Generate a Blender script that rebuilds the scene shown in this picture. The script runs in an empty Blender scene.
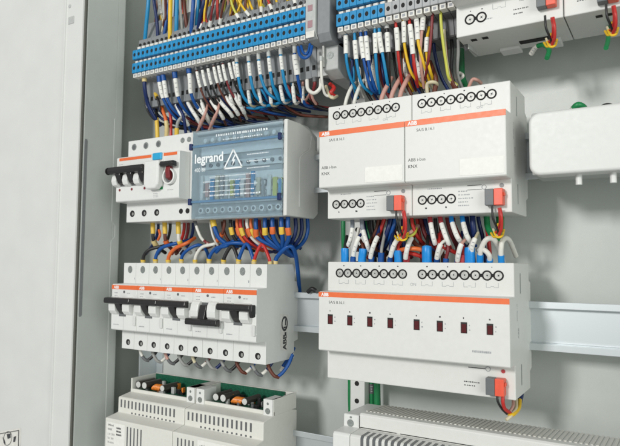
import bpy, bmesh, math, random
from mathutils import Vector, Matrix
import numpy as np
random.seed(7)
S = 0.001                                  # everything below is in millimetres
sc = bpy.context.scene
COL = sc.collection
# ------------------------------------------------------------------ camera
CX, CZ, CD = 233.074, 43.759, 453.739
yaw, pit, rol = [math.radians(a) for a in (-31.445, 3.873, 0.457)]
FPX = 594.337
fw = np.array([math.sin(yaw)*math.cos(pit), -math.cos(yaw)*math.cos(pit), math.sin(pit)])
r0 = np.array([math.cos(yaw), math.sin(yaw), 0.0])
u0 = np.array([0, 0, 1.0]) - fw*fw[2]; u0 /= np.linalg.norm(u0)
RR = math.cos(rol)*r0 + math.sin(rol)*u0
UU = -math.sin(rol)*r0 + math.cos(rol)*u0
def at(px, py, d):                         # photo pixel + distance from the rail plane -> (x, d, z) in mm
    D = fw + RR*(px-310)/FPX - UU*(py-223)/FPX
    t = (d-CD)/D[1]
    return (CX + D[0]*t, d, CZ + D[2]*t)
def atx_(px, py, x):
    D = fw + RR*(px-310)/FPX - UU*(py-223)/FPX
    t = (x-CX)/D[0]
    return (x, CD + D[1]*t, CZ + D[2]*t)
def V(x, d, z): return Vector((x*S, -d*S, z*S))
cam = bpy.data.cameras.new('camera'); co = bpy.data.objects.new('camera', cam); COL.objects.link(co)
b = lambda a: Vector((a[0], -a[1], a[2]))
m = Matrix((b(RR), b(UU), -b(fw))).transposed().to_4x4(); m.translation = V(CX, CD, CZ)
co.matrix_world = m
cam.sensor_width = 36; cam.sensor_fit = 'HORIZONTAL'; cam.lens = FPX/620*36
cam.clip_start = 0.01; cam.clip_end = 50
cam.dof.use_dof = True; cam.dof.focus_distance = 0.47; cam.dof.aperture_fstop = 13
sc.camera = co
# ------------------------------------------------------------------ materials
def nodes(name):
    mt = bpy.data.materials.new(name); mt.use_nodes = True
    nt = mt.node_tree; bs = nt.nodes['Principled BSDF']
    return mt, nt, bs
def mat(name, rgb, rough=.45, metal=0, var=.06, bump=.15, scale=300, spec=.5, trans=0, coat=0, alpha=1, dirt=0, aniso=None):
    mt, nt, bs = nodes(name)
    tc = nt.nodes.new('ShaderNodeTexCoord')
    n = nt.nodes.new('ShaderNodeTexNoise'); n.inputs['Scale'].default_value = scale; n.inputs['Detail'].default_value = 6
    if aniso:
        mp = nt.nodes.new('ShaderNodeMapping'); mp.inputs['Scale'].default_value = aniso
        nt.links.new(tc.outputs['Object'], mp.inputs[0]); nt.links.new(mp.outputs[0], n.inputs['Vector'])
    else: nt.links.new(tc.outputs['Object'], n.inputs['Vector'])
    mr = nt.nodes.new('ShaderNodeMapRange')
    mr.inputs['To Min'].default_value = 1-var; mr.inputs['To Max'].default_value = 1+var
    mr.inputs['From Min'].default_value = .3; mr.inputs['From Max'].default_value = .7
    nt.links.new(n.outputs['Fac'], mr.inputs['Value'])
    mx = nt.nodes.new('ShaderNodeMix'); mx.data_type = 'RGBA'; mx.blend_type = 'MULTIPLY'; mx.inputs['Factor'].default_value = 1
    mx.inputs['A'].default_value = (*rgb, 1); nt.links.new(mr.outputs[0], mx.inputs['B'])
    out = mx.outputs['Result']
    if dirt:
        n2 = nt.nodes.new('ShaderNodeTexNoise'); n2.inputs['Scale'].default_value = 28; n2.inputs['Detail'].default_value = 8; n2.inputs['Roughness'].default_value = .7
        nt.links.new(tc.outputs['Object'], n2.inputs['Vector'])
        m2 = nt.nodes.new('ShaderNodeMapRange'); m2.inputs['From Min'].default_value = .5; m2.inputs['From Max'].default_value = .8
        m2.inputs['To Min'].default_value = 0; m2.inputs['To Max'].default_value = dirt
        nt.links.new(n2.outputs['Fac'], m2.inputs['Value'])
        m3 = nt.nodes.new('ShaderNodeMix'); m3.data_type = 'RGBA'
        nt.links.new(m2.outputs[0], m3.inputs['Factor']); nt.links.new(out, m3.inputs['A'])
        m3.inputs['B'].default_value = (rgb[0]*.72, rgb[1]*.7, rgb[2]*.64, 1); out = m3.outputs['Result']
    nt.links.new(out, bs.inputs['Base Color'])
    rr = nt.nodes.new('ShaderNodeMapRange'); rr.inputs['To Min'].default_value = max(rough-.08, .02); rr.inputs['To Max'].default_value = rough+.1
    nt.links.new(n.outputs['Fac'], rr.inputs['Value']); nt.links.new(rr.outputs[0], bs.inputs['Roughness'])
    bs.inputs['Metallic'].default_value = metal; bs.inputs['Specular IOR Level'].default_value = spec
    bs.inputs['Transmission Weight'].default_value = trans; bs.inputs['Coat Weight'].default_value = coat
    bs.inputs['Alpha'].default_value = alpha
    if bump:
        bp = nt.nodes.new('ShaderNodeBump'); bp.inputs['Strength'].default_value = bump; bp.inputs['Distance'].default_value = .0002
        n3 = nt.nodes.new('ShaderNodeTexNoise'); n3.inputs['Scale'].default_value = 2500; n3.inputs['Detail'].default_value = 2
        nt.links.new(tc.outputs['Object'], n3.inputs['Vector']); nt.links.new(n3.outputs['Fac'], bp.inputs['Height'])
        nt.links.new(bp.outputs['Normal'], bs.inputs['Normal'])
    return mt
M = dict(
 paint=mat('cabinet_paint', (.57,.595,.57), .36, var=.03, bump=.35, scale=40, dirt=.10),
 paint_lit=mat('cabinet_paint_lit', (.66,.66,.645), .5, var=.02, bump=.25, scale=40),  # same cabinet paint, lightened for the light falling on the door
 rubber=mat('rubber', (.10,.10,.085), .6),
 rail=mat('galvanised_steel', (.62,.66,.68), .36, metal=.55, var=.07, bump=.1, aniso=(20,400,400)),
 white=mat('device_plastic', (.69,.69,.665), .42, var=.015, dirt=.12),
 whiteb=mat('breaker_plastic', (.73,.73,.715), .36, var=.015, dirt=.10),
 beige=mat('supply_plastic', (.70,.69,.645), .45, var=.02, dirt=.2),
 cover=mat('cover_plastic', (.66,.66,.645), .42, var=.01),
tgrey=mat('terminal_grey', (.38,.39,.40), .45),
 mat_grey=mat('grey_plastic', (.23,.24,.25), .45),
 lgrey=mat('light_grey_plastic', (.46,.47,.46), .45),
 dgrey=mat('dark_grey_plastic', (.12,.125,.13), .45),
 black=mat('black_plastic', (.018,.018,.018), .3, var=.1),
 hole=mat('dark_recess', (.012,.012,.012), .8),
 orange=mat('orange_print', (.78,.15,.04), .4, var=.03),
 blueT=mat('blue_polyamide', (.006,.235,.50), .36, var=.08),
 screw=mat('screw_steel', (.44,.44,.42), .5, metal=.8, var=.25, bump=.3),
 screwd=mat('dull_screw', (.30,.32,.31), .42, metal=.6, var=.3, scale=900),
 ink=mat('black_ink', (.05,.05,.055), .5), inkg=mat('grey_ink', (.33,.34,.36), .5),
 inkw=mat('white_ink', (.85,.87,.88), .5),
 paper=mat('white_sleeve', (.80,.79,.75), .5, var=.05),
 red=mat('red_pvc', (.50,.025,.02), .38), brown=mat('brown_pvc', (.13,.035,.02), .4),
 black_w=mat('black_pvc', (.015,.015,.016), .38), blue=mat('blue_pvc', (.006,.075,.30), .36, spec=.4),
 lblue=mat('light_blue_pvc', (.01,.23,.47), .36, spec=.4), navy=mat('navy_pvc', (.006,.02,.10), .36, spec=.4),
 yellow=mat('yellow_pvc', (.80,.50,.02), .4), orangew=mat('orange_pvc', (.68,.14,.03), .4),
 whitew=mat('white_pvc', (.72,.70,.65), .42), greyw=mat('grey_pvc', (.30,.30,.29), .42),
 pink=mat('pink_pvc', (.55,.30,.25), .42), green=mat('green_pvc', (.01,.22,.07), .4),
 cream=mat('cream_pvc', (.62,.55,.38), .42), maroon=mat('maroon_pvc', (.20,.02,.025), .42),
 yel=mat('yellow_collar', (.75,.50,.06), .4), bei=mat('beige_collar', (.66,.52,.24), .45),
 cup=mat('blue_collar', (.008,.25,.68), .34), gcol=mat('grey_collar', (.22,.24,.28), .4),
 redc=mat('red_collar', (.42,.04,.05), .4), ylg=mat('yellow_green_pvc', (.55,.55,.08), .4),
 busred=mat('red_connector', (.80,.10,.05), .4), busgrey=mat('grey_connector', (.13,.14,.145), .45),
 led=mat('dark_red_window', (.09,.012,.014), .15, bump=0), btn=mat('blue_button', (.02,.35,.62), .35),
 mark=mat('faint_ink', (.42,.42,.42), .5),
 ringb=mat('ring_black', (.022,.022,.022), .75, spec=.2),
 pcb=mat('circuit_board', (.008,.10,.055), .4, var=.4, scale=700), cap=mat('capacitor_sleeve', (.05,.045,.04), .3),
 capend=mat('capacitor_end', (.70,.70,.68), .4, metal=.3), coil=mat('copper_coil', (.72,.22,.03), .35, var=.3, scale=900),
 tag=mat('tag_plastic', (.72,.70,.66), .45, var=.1), pinkT=mat('pink_hole', (.35,.20,.22), .5),
 clear=None)
mt, nt, bs = nodes('tinted_clear_cover')
bs.inputs['Base Color'].default_value = (.76,.89,.98,1); bs.inputs['Roughness'].default_value = .06
bs.inputs['Transmission Weight'].default_value = .91; bs.inputs['IOR'].default_value = 1.2
nz = nt.nodes.new('ShaderNodeTexNoise'); nz.inputs['Scale'].default_value = 120
bp = nt.nodes.new('ShaderNodeBump'); bp.inputs['Strength'].default_value = .15; bp.inputs['Distance'].default_value = .0004
nt.links.new(nz.outputs['Fac'], bp.inputs['Height']); nt.links.new(bp.outputs['Normal'], bs.inputs['Normal'])
M['clear'] = mt
M['bclear'] = mat('blue_tinted_plastic', (.25,.45,.68), .15, trans=.6, bump=0)
# ------------------------------------------------------------------ helpers
class MB:
    def __init__(s): s.v = []; s.f = []; s.sm = []
    def add(s, vs, fs, smooth=False):
        n = len(s.v); s.v += vs; s.f += [tuple(n+i for i in f) for f in fs]; s.sm += [smooth]*len(fs); return s
    def box(s, x0, x1, d0, d1, z0, z1):
        return s.prism([(d0,z0),(d1,z0),(d1,z1),(d0,z1)], x0, x1)
    def prism(s, prof, x0, x1):             # profile in (d,z), extruded along x
        n = len(prof); vs = [V(x0,d,z) for d, z in prof] + [V(x1,d,z) for d, z in prof]
        fs = [(i, (i+1)%n, n+(i+1)%n, n+i) for i in range(n)] + [tuple(range(n))[::-1], tuple(range(n,2*n))]
        return s.add(vs, fs)
    def xprism(s, prof, d0, d1, smooth=False):   # profile in (x,z), extruded along d
        n = len(prof); vs = [V(x,d0,z) for x, z in prof] + [V(x,d1,z) for x, z in prof]
        fs = [(i, (i+1)%n, n+(i+1)%n, n+i) for i in range(n)] + [tuple(range(n))[::-1], tuple(range(n,2*n))]
        return s.add(vs, fs)
    def disc(s, x, z, d0, d1, r, n=20, rz=None):
        rz = rz or r
        return s.xprism([(x+r*math.cos(2*math.pi*i/n), z+rz*math.sin(2*math.pi*i/n)) for i in range(n)], d0, d1)
    def ring(s, x, z, d0, d1, r, ri, n=20):
        vs = []
        for rr_, dd in ((r,d0),(r,d1),(ri,d1),(ri,d0)):
            vs += [V(x+rr_*math.cos(2*math.pi*i/n), dd, z+rr_*math.sin(2*math.pi*i/n)) for i in range(n)]
        fs = [(k*n+i, k*n+(i+1)%n, (k+1)%4*n+(i+1)%n, (k+1)%4*n+i) for k in range(4) for i in range(n)]
        return s.add(vs, fs)
    def cyl(s, p, q, r, n=14, r2=None):
        p = Vector(p); q = Vector(q); a = (q-p).normalized(); t = a.orthogonal().normalized(); w = a.cross(t); r2 = r if r2 is None else r2
        vs = [V(*(c+(t*math.cos(2*math.pi*i/n)+w*math.sin(2*math.pi*i/n))*rr_)) for c, rr_ in ((p,r),(q,r2)) for i in range(n)]
        s.add(vs, [(i,(i+1)%n,n+(i+1)%n,n+i) for i in range(n)], True)
        return s.add([vs[i] for i in range(2*n)], [tuple(range(n)), tuple(range(n,2*n))])
    def each(s, name, material, parent=None, bevel=0, seg=2):   # one object per separate piece
        par = list(range(len(s.v)))
        key = {}
        def fd(i):
            while par[i] != i: par[i] = par[par[i]]; i = par[i]
            return i
        for i, v in enumerate(s.v):
            k = (round(v.x, 7), round(v.y, 7), round(v.z, 7))
            if k in key: par[fd(i)] = fd(key[k])
            else: key[k] = i
        for f in s.f:
            for i in f[1:]: par[fd(i)] = fd(f[0])
        gp = {}
        for f, sm in zip(s.f, s.sm): gp.setdefault(fd(f[0]), []).append((f, sm))
        out = []
        for L in gp.values():
            m_ = MB(); ids = sorted({i for f, _ in L for i in f}); mp = {i: j for j, i in enumerate(ids)}
            m_.v = [s.v[i] for i in ids]; m_.f = [tuple(mp[i] for i in f) for f, _ in L]; m_.sm = [q for _, q in L]
            out.append(m_.build(name, material, parent, bevel=bevel, seg=seg))
        return out
    def build(s, name, material, parent=None, loc=None, bevel=0, seg=2):
        me = bpy.data.meshes.new(name); me.from_pydata(s.v, [], s.f)
        bm = bmesh.new(); bm.from_mesh(me); bmesh.ops.recalc_face_normals(bm, faces=bm.faces); bm.to_mesh(me); bm.free()
        me.polygons.foreach_set('use_smooth', s.sm)
        me.materials.append(M[material]); o = bpy.data.objects.new(name, me); COL.objects.link(o)
        if parent: o.parent = parent
        if loc: o.location = V(*loc)
        if bevel:
            md = o.modifiers.new('bevel', 'BEVEL'); md.width = bevel*S; md.segments = seg; md.limit_method = 'ANGLE'; md.angle_limit = math.radians(40)
            md.harden_normals = False
        return o
def tag(o, label, cat, group=None, kind=None):
    if label: o['label'] = label
    if cat: o['category'] = cat
    if group: o['group'] = group
    if kind: o['kind'] = kind
    return o
def thing(name, loc, label, cat, group=None):
    o = bpy.data.objects.new(name, None); COL.objects.link(o); o.location = V(*loc); o.empty_display_size = .01
    return tag(o, label, cat, group)
def copy_tree(o, parent=None):
    c = o.copy(); COL.objects.link(c); c.parent = parent
    for ch in list(o.children): copy_tree(ch, c)
    return c
_tc = {}
def text(body, size, x, d, z, parent, material='ink', ex=(1,0,0), ez=(0,0,1), name='lettering', bold=0, align='LEFT', sx=1):
    key = (body, bold, align)
    if key not in _tc:
        cu = bpy.data.curves.new('t', 'FONT'); cu.body = body; cu.size = 1; cu.offset = bold; cu.align_x = align; cu.resolution_u = 3
        ob = bpy.data.objects.new('t', cu); COL.objects.link(ob); bpy.context.view_layer.update()
        me = bpy.data.meshes.new_from_object(ob); _tc[key] = ([tuple(v.co) for v in me.vertices], [tuple(p.vertices) for p in me.polygons])
        bpy.data.objects.remove(ob)
    vs, fs = _tc[key]
    out = [V(x+(v[0]*ex[0]*sx+v[1]*ez[0])*size, d+(v[0]*ex[1]*sx+v[1]*ez[1])*size, z+(v[0]*ex[2]*sx+v[1]*ez[2])*size) for v in vs]
    mb = parent if isinstance(parent, MB) else MB(); mb.add(out, fs)
    return mb if isinstance(parent, MB) else mb.build(name, material, parent)
def catmull(pts, n=8):
    P = [Vector(p) for p in pts]
    if len(P) == 2: P = [P[0], (P[0]+P[1])/2, P[1]]
    P = [P[0]*2-P[1]] + P + [P[-1]*2-P[-2]]; out = []
    for i in range(1, len(P)-2):
        for k in range(n):
            t = k/n; a, b_, c, e = P[i-1:i+3]
            out.append(.5*((2*b_)+(-a+c)*t+(2*a-5*b_+4*c-e)*t*t+(-a+3*b_-3*c+e)*t**3))
    out.append(P[-2]); return out
def sweep(mb, path, r, n=10):
    t = None; rings = []
    for i, p in enumerate(path):
        a = (path[min(i+1,len(path)-1)]-path[max(i-1,0)]).normalized()
        t = a.orthogonal().normalized() if t is None else (t-a*t.dot(a)).normalized()
        w = a.cross(t); rings.append([p+(t*math.cos(2*math.pi*k/n)+w*math.sin(2*math.pi*k/n))*r for k in range(n)])
    vs = [V(*q) for rg in rings for q in rg]; L = len(rings)
    fs = [(i*n+k, i*n+(k+1)%n, (i+1)*n+(k+1)%n, (i+1)*n+k) for i in range(L-1) for k in range(n)]
    mb.add(vs, fs, True); mb.add([V(*q) for q in rings[0]]+[V(*q) for q in rings[-1]], [tuple(range(n))[::-1], tuple(range(n,2*n))]); return mb
def sub(path, a, b_):
    L = [0]
    for i in range(1, len(path)): L.append(L[-1]+(path[i]-path[i-1]).length)
    T = L[-1]; a *= T; b_ *= T
    def pt(s_):
        for i in range(1, len(path)):
            if L[i] >= s_: return path[i-1].lerp(path[i], (s_-L[i-1])/max(L[i]-L[i-1],1e-6))
        return path[-1]
    return [pt(a+(b_-a)*k/8) for k in range(9)]
NUM = 'first second third fourth fifth sixth seventh eighth ninth tenth eleventh twelfth thirteenth fourteenth fifteenth sixteenth seventeenth eighteenth nineteenth twentieth'.split()
def ordn(i):
    if i < 20: return NUM[i]
    t = {2:'twenty', 3:'thirty', 4:'forty'}[(i+1)//10]; r = (i+1)%10
    return t+'-'+NUM[r-1] if r else {3:'thirtieth',4:'fortieth'}[(i+1)//10]
# ---- wires: registered with photo points + real depth, labelled in the end
CN = dict(red='red', brown='brown', black_w='black', blue='blue', lblue='light blue', navy='dark blue', yellow='yellow', orangew='orange',
          whitew='white', greyw='grey', pink='pink', green='green', cream='cream', maroon='dark red', ylg='yellow-green')
WIRES = []
def wire(region, colour, pts, r=1.2, parts=(), px=True, cat='wire'):
    P = [Vector(at(*p)) for p in pts] if px else [Vector(p) for p in pts]
    path = catmull(P); o = sweep(MB(), path, r).build(cat, colour)
    for nm, a, b_, k, mm in parts:
        sp = sub(path, a, b_); mb = sweep(MB(), sp, r*k, 12); c = mb.build(nm, mm, o)
        if nm == 'marker_sleeve' and (sp[-1]-sp[0]).length > 6:      # printed marks on the sleeve
            mk = MB(); q0 = sp[0]; q1 = sp[-1]; ax = (q1-q0).normalized(); nn = random.choice((2,3,3))
            tw = (Vector((CX,CD,CZ))-q0); side = ax.cross(tw).normalized(); up = side.cross(ax).normalized()
            if up.dot(tw) < 0: up = -up
            for j in range(nn):
                c0 = sp[1+2*j+1]+up*(r*k+.05)
                w_ = r*k*random.uniform(.25,.5); h_ = random.uniform(.5,.9)
                mk.add([V(*(c0+side*a_*w_+ax*b2*h_*.5)) for a_, b2 in ((-1,-1),(1,-1),(1,1),(-1,1))], [(0,1,2,3)])
            mk.build('printed_mark', 'mark', c)
    has = 'with a white marker sleeve' if any(p_[0]=='marker_sleeve' for p_ in parts) else ''
    WIRES.append((region, colour, has, P[0].x+P[-1].x*.01, o, cat)); return o
# ------------------------------------------------------------------ cabinet
BP = -40.0
cab = thing('electrical_cabinet', (-330,BP,-100), 'grey painted steel cabinet around all the rails, its brightly lit door open at the left', 'cabinet')
off = Vector((-330,BP,-100))
def cb(mb, n, mm, bev=0): 
    o = mb.build(n, mm, cab, bevel=bev); o.location = -V(*off); return o
cb(MB().box(-420, 800, BP-2, BP, -500, 700), 'back_panel', 'paint')
cb(MB().box(-372, -370, BP+.5, 6, -499, 699), 'side_wall', 'paint')
SW = -284.0
fl = MB().box(SW-2, SW, 18, 58, -498, 698); fl.box(-369.5, SW-2, 6.5, 8.5, -498, 698); fl.box(SW-2, SW, 8.7, 18, -498, 698)
fl.xprism([(SW-1,-20),(SW-1,-30),(SW+1.5,-33)], 16, 18.5) if False else None
cb(fl, 'side_return', 'paint', .6)
z_ = at(112,231,19)[2]
tb_ = MB().prism([(18,z_-9),(15.5,z_-7),(14,z_-3),(14,z_+3),(15.5,z_+7),(18,z_+9)], SW-1.8, SW+.3)
cb(MB().prism([(11,200),(19.4,200),(19.4,z_+11),(17,z_+8.5),(14.5,z_+6),(14.5,z_-6),(17,z_-8.5),(19.4,z_-11),(19.4,-300),(11,-300)], SW-1.2, SW+.4), 'rounded_tab', 'paint', .3)
zt_, zb_ = atx_(82,140,SW)[2], atx_(78,315,SW)[2]
cb(MB().prism([(53.2,zb_),(54.4,zb_-2),(56.8,zb_-2),(57.2,zb_),(57.2,zt_),(56.4,zt_+2),(54,zt_+2),(53.2,zt_)], SW, SW+.5), 'latch_slot', 'mat_grey', .2)
cb(MB().box(SW-7, SW-.2, 58.3, 60.2, -498, 698), 'edge_trim', 'rubber')
cb(MB().box(300, 302, BP+.5, 60, -499, 699), 'right_wall', 'paint'); cb(MB().box(-369, 299, BP+.5, 58, 640, 642), 'top_wall', 'paint'); cb(MB().box(-369, 299, BP+.5, 58, -452, -450), 'bottom_wall', 'paint')
# door: edge strip and inner face, swung wide open
dz0, dz1 = -497, 697
X1, D1 = SW-2.5, 60.6; X2, D2 = at(57,223,64)[0], 62.5; X3, D3 = X2-3.0, 59.6; X4, D4 = X2-420, 76.0
pr = [(X1,D1),(X1-.6,D1+1.6),(X2+2.0,D2+.1),(X2+1.4,D2+1.8),(X2-.2,D2+1.8),(X3,D3),(X4,D4),(X4,D4-14),(X1-6,D1-9),(X1-1,D1-3)]
door = MB(); n = len(pr); door.add([V(x,d,dz0) for x, d in pr]+[V(x,d,dz1) for x, d in pr], [(i,(i+1)%n,n+(i+1)%n,n+i) for i in range(n)]+[tuple(range(n)), tuple(range(n,2*n))])
dr = cb(door, 'door', 'paint_lit', .3)
for (px, py) in ((69.5,6),(71,20)):
    p = at(px, py, 63)
    mb = MB().disc(p[0], p[2], 61, 63.2, 2.0) if py < 10 else MB().box(p[0]-4.5, p[0]+4.5, 60, 63.2, p[2]-4, p[2]+4)
    mb.build('hinge_plug', 'lgrey', dr, bevel=.4)
def ond(px, py, e=.25):
    d = 45.0
    for _ in range(30):
        x, _, z = at(px, py, d); d = D3+(D4-D3)*(X3-x)/(X3-X4)
    return x, d+e, z
q = [ond(-14,434), ond(21,428), ond(20.5,452), ond(-14,460)]
def flat(name, pts, mm, parent):
    return MB().add([V(*p) for p in pts], [tuple(range(len(pts)))]).build(name, mm, parent)
st = flat('warning_sticker', q, 'tag', dr)
sm = MB(); c = ond(8,438.5,.5); 
ex = Vector(ond(18,436,.5))-Vector(ond(2,438.4,.5)); ex.normalize(); 
def rg(mb, c, r, ri, n=28):
    vs = [V(*(Vector(c)+(ex*math.cos(a)+Vector((0,0,1))*math.sin(a))*k)) for k in (r, ri) for a in [2*math.pi*i/n for i in range(n)]]
    mb.add(vs, [(i,(i+1)%n,n+(i+1)%n,n+i) for i in range(n)])
rg(sm, c, 7.6, 6.9)
for p0, p1, p2, p3 in (((-12,435.6),(19.5,430),(19.5,430.8),(-12,436.4)), ((18.7,431),(19.5,431),(19,451),(18.2,451))):
    sm.add([V(*ond(*p,.45)) for p in (p0,p1,p2,p3)], [(0,1,2,3)])
for pts in ([(7,434),(11,433.5),(11,438),(8,439)], [(14,437),(16.5,436),(15.5,442),(13.5,442)], [(3,437),(5,440),(6,444),(4,443)]):
    sm.add([V(*ond(*p,.45)) for p in pts], [tuple(range(len(pts)))])
sm.build('printed_symbol', 'ink', st)
# ------------------------------------------------------------------ DIN rails
R0, R1, R2, R3 = 250.0, 124.0, 0.0, -122.0
rprof = [(0,-17.5),(0,-12.6),(-6,-12.2),(-6,12.2),(0,12.6),(0,17.5),(-1.1,17.5),(-1.1,13.6),(-7.2,13.2),(-7.2,-13.2),(-1.1,-13.6),(-1.1,-17.5)]
for zc, lb in ((R0,'steel mounting rail behind the top row of blue terminals'),(R1,'steel mounting rail behind the glazed distribution block and upper actuators'),
               (R2,'wide steel mounting rail between the breaker row and the eight-channel actuator'),(R3,'steel mounting rail behind the bottom power supplies')):
    rl = thing('mounting_rail', (-250,0,zc), lb, 'rail', 'horizontal steel mounting rails')
    prism = MB().prism(rprof, 0, 540); prism.build('rail_profile', 'rail', rl, bevel=.35)
    rb = MB()
    for xx in (22, 235, 500): rb.box(xx, xx+24, BP+.2, -7.4, -16, 16)
    rb.each('rail_bracket', 'rail', rl, bevel=.5)
# perforated upright posts
def post(x0, w, label):
    p = thing('perforated_post', (x0,BP+.3,-220), label, 'post')
    MB().box(0, w, 0, 20, 0, 520).build('post_body', 'whiteb', p, bevel=.5)
    h = MB()
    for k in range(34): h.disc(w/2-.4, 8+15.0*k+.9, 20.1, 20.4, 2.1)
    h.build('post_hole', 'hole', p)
post(-13.5, 14, 'white upright post with round black holes beside the green cable')
p = thing('upright_bracket', (-272,BP+.3,-200), 'thin galvanised bracket standing between the breakers and the bottom left supply', 'bracket')
MB().box(0, 1.5, 0, 26, 0, 152).box(1.5, 11, 0, 1.5, 0, 152).build('bracket_plate', 'rail', p, bevel=.3)
# ------------------------------------------------------------------ shared device bits
def screws(parent, lst, d, r, ringm='ringb', headm='screw'):
    for i, (x, z) in enumerate(lst):
        a = MB().ring(x, z, d-.5, d+.35, r*1.05, r*.76, 20)
        if i+1 < len(lst) and lst[i+1][0]-x < 9: a.box(x+r*.8, lst[i+1][0]-r*.8, d-.3, d+.2, z-r*.34, z+r*.34)
        rg_ = a.build('terminal_ring', ringm, parent); MB().disc(x, z, d-.4, d+.04, r*.72, 16).build('screw_head', headm, rg_)
        an = random.uniform(0, math.pi); c = MB()
        for da in (0, math.pi/2):
            c_, s_ = math.cos(an+da), math.sin(an+da); L = r*.42; w = r*.13
            c.add([V(x+c_*L*p-s_*w*q, d+.06, z+s_*L*p+c_*w*q) for p, q in ((-1,-1),(1,-1),(1,1),(-1,1))], [(0,1,2,3)])
        c.build('screw_slot', 'lgrey', rg_)
# ------------------------------------------------------------------ actuators
def knx_body(t, W, hz=45, d1=45.2, d2=59.2, nz=22.3, name='housing'):
    prof = [(-7,-hz+14),(-1,-hz+12),(-1,-hz),(12,-hz),(d1,-hz),(d1,-nz-.2),(d2-.8,-nz),(d2,-nz+1),(d2,nz-1),(d2-.8,nz),(d1,nz+.2),(d1,hz),(12,hz),(-1,hz),(-1,hz-12),(-7,hz-14)]
    return MB().prism(prof, .15, W-.15).build(name, 'white', t, bevel=.7, seg=3)
def side_marks(t, W, hz=45):                # moulded slots and text seen on the right side
    k = MB()
    for z in (hz-14, -hz+14): k.add([V(W-.1, d, zz) for d, zz in ((26,z-7),(28,z-7),(28,z+7),(26,z+7))], [(0,1,2,3)])
    k.each('side_slot', 'mat_grey', t)
    g = MB()
    text('ABB', 4, W-.08, 33, -6, g, ex=(0,0,1), ez=(0,1,0)); text('2CDG 110', 2.6, W-.08, 37, 6, g, ex=(0,0,1), ez=(0,1,0))
    g.build('side_lettering', 'inkg', t)
def stripe(t, x0, x1, z0, z1, d, logos=(), m='orange'):
    s_ = MB().box(x0, x1, d-.2, d+.14, z0, z1).build('orange_stripe', m, t)
    if logos:
        g = MB()
        for lx in logos: text('ABB', (z1-z0)*.95, lx, d+.2, z0+(z1-z0)*.17, g, bold=.03)
        g.build('logo', 'inkw', s_)
def bus_connector(x, z, label):
    t = thing('bus_connector', (x,45.5,z), label, 'connector', 'small grey and red plug connectors')
    g = MB().box(0,5.9,0,6.5,-11.2,0); g.build('grey_half', 'busgrey', t, bevel=.4)
    MB().box(6,11.9,0,6.5,-11.2,0).box(11.9,12.7,1,5,-5,-2.5).build('red_half', 'busred', t, bevel=.4)
    return t
def tiny(mb, x, d, z, n, w=1.0, h=.9, gap=.45):   # a run of illegibly small print
    for i in range(n):
        ww = w*random.uniform(.5,1.2); mb.add([V(x,d,z),V(x+ww,d,z),V(x+ww,d,z+h*random.uniform(.6,1)),V(x,d,z+h*.9)], [(0,1,2,3)]); x += ww+gap*random.uniform(.6,1.6)
def bracket(mb, x, d, z, w, h, t_=.28):    # thin line drawing below each terminal pair
    for a in ((x,x+t_,z,z+h),(x+w-t_,x+w,z,z+h),(x,x+w*.38,z-t_,z),(x+w*.62,x+w,z-t_,z),(x+w*.36,x+w*.64,z+h*.15,z+h*.15+t_)):
        mb.add([V(a[0],d,a[2]),V(a[1],d,a[2]),V(a[1],d,a[3]),V(a[0],d,a[3])], [(0,1,2,3)])
def knx4(xo, label, W=71.2):
    t = thing('actuator', (xo,0,R1), label, 'actuator', 'white four-module actuators with an orange stripe')
    knx_body(t, W); side_marks(t, W)
    stripe(t, .15, W-.15, 18.0, 22.1, 59.2, (2.6,))
    xs = [8.0+7.22*i for i in range(8)]
    screws(t, [(x, 37.3) for x in xs], 45.2, 3.3)
    screws(t, [(x, -33.9) for x in (8,15.2,22.4,29.4)], 45.2, 3.3)
    g = MB(); text('SA/S 8.16.1', 3.0, 9, 59.25, 13.6, g); text('ABB i-bus', 3.3, 2.6, 59.25, -7.5, g); text('KNX', 3.3, 2.6, 59.25, -12.2, g, bold=.01)
    for i in (0,2,4,6): tiny(g, xs[i]+2, 45.25, 42.0, 1)
    tiny(g, 10, 45.25, -40.5, 1, 1.4, 1.3); tiny(g, 25, 45.25, -40.5, 1, 1.6, 1.6)
    g.build('lettering', 'ink', t)
    g = MB()
    for i in (0,2,4,6): bracket(g, xs[i]-.6, 45.25, 30.3, 7.8, 2.6)
    for k, z in enumerate((-29.5,-32,-34.5,-37,-39.5)): tiny(g, 34.5, 45.25, z, 5+k%3)
    tiny(g, 12, 45.25, -26.5, 8)
    text('ON', 2.6, 48, 45.25, 28.2, g)
    g.build('grey_print', 'inkg', t)
    g = MB().box(41,51,45.0,45.35,-25.6,-25.2).box(41,51,45.0,45.35,-28.6,-28.3)
    g.each('print_line', 'ink', t)
    MB().ring(52.6,-27,44.9,45.4,1.7,1.3).build('programming_ring', 'inkg', t)
    MB().disc(64.5,-26.5,44.9,45.5,1.5).build('programming_button', 'mat_grey', t)
    MB().box(40, 69.5, 59.0, 59.45, -20.3, -9).build('blank_label', 'paper', t)
    return t
knx4(-.6, 'left of the two white four-module actuators, directly above the eight-window actuator')
knx4(70.7, 'right of the two white four-module actuators, next to the rounded blank cover')
bus_connector(53.2, R1-30.0, 'grey and red plug on the left of the two four-module actuators')
bus_connector(125.3, R1-29.2, 'grey and red plug on the right of the two four-module actuators')
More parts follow.
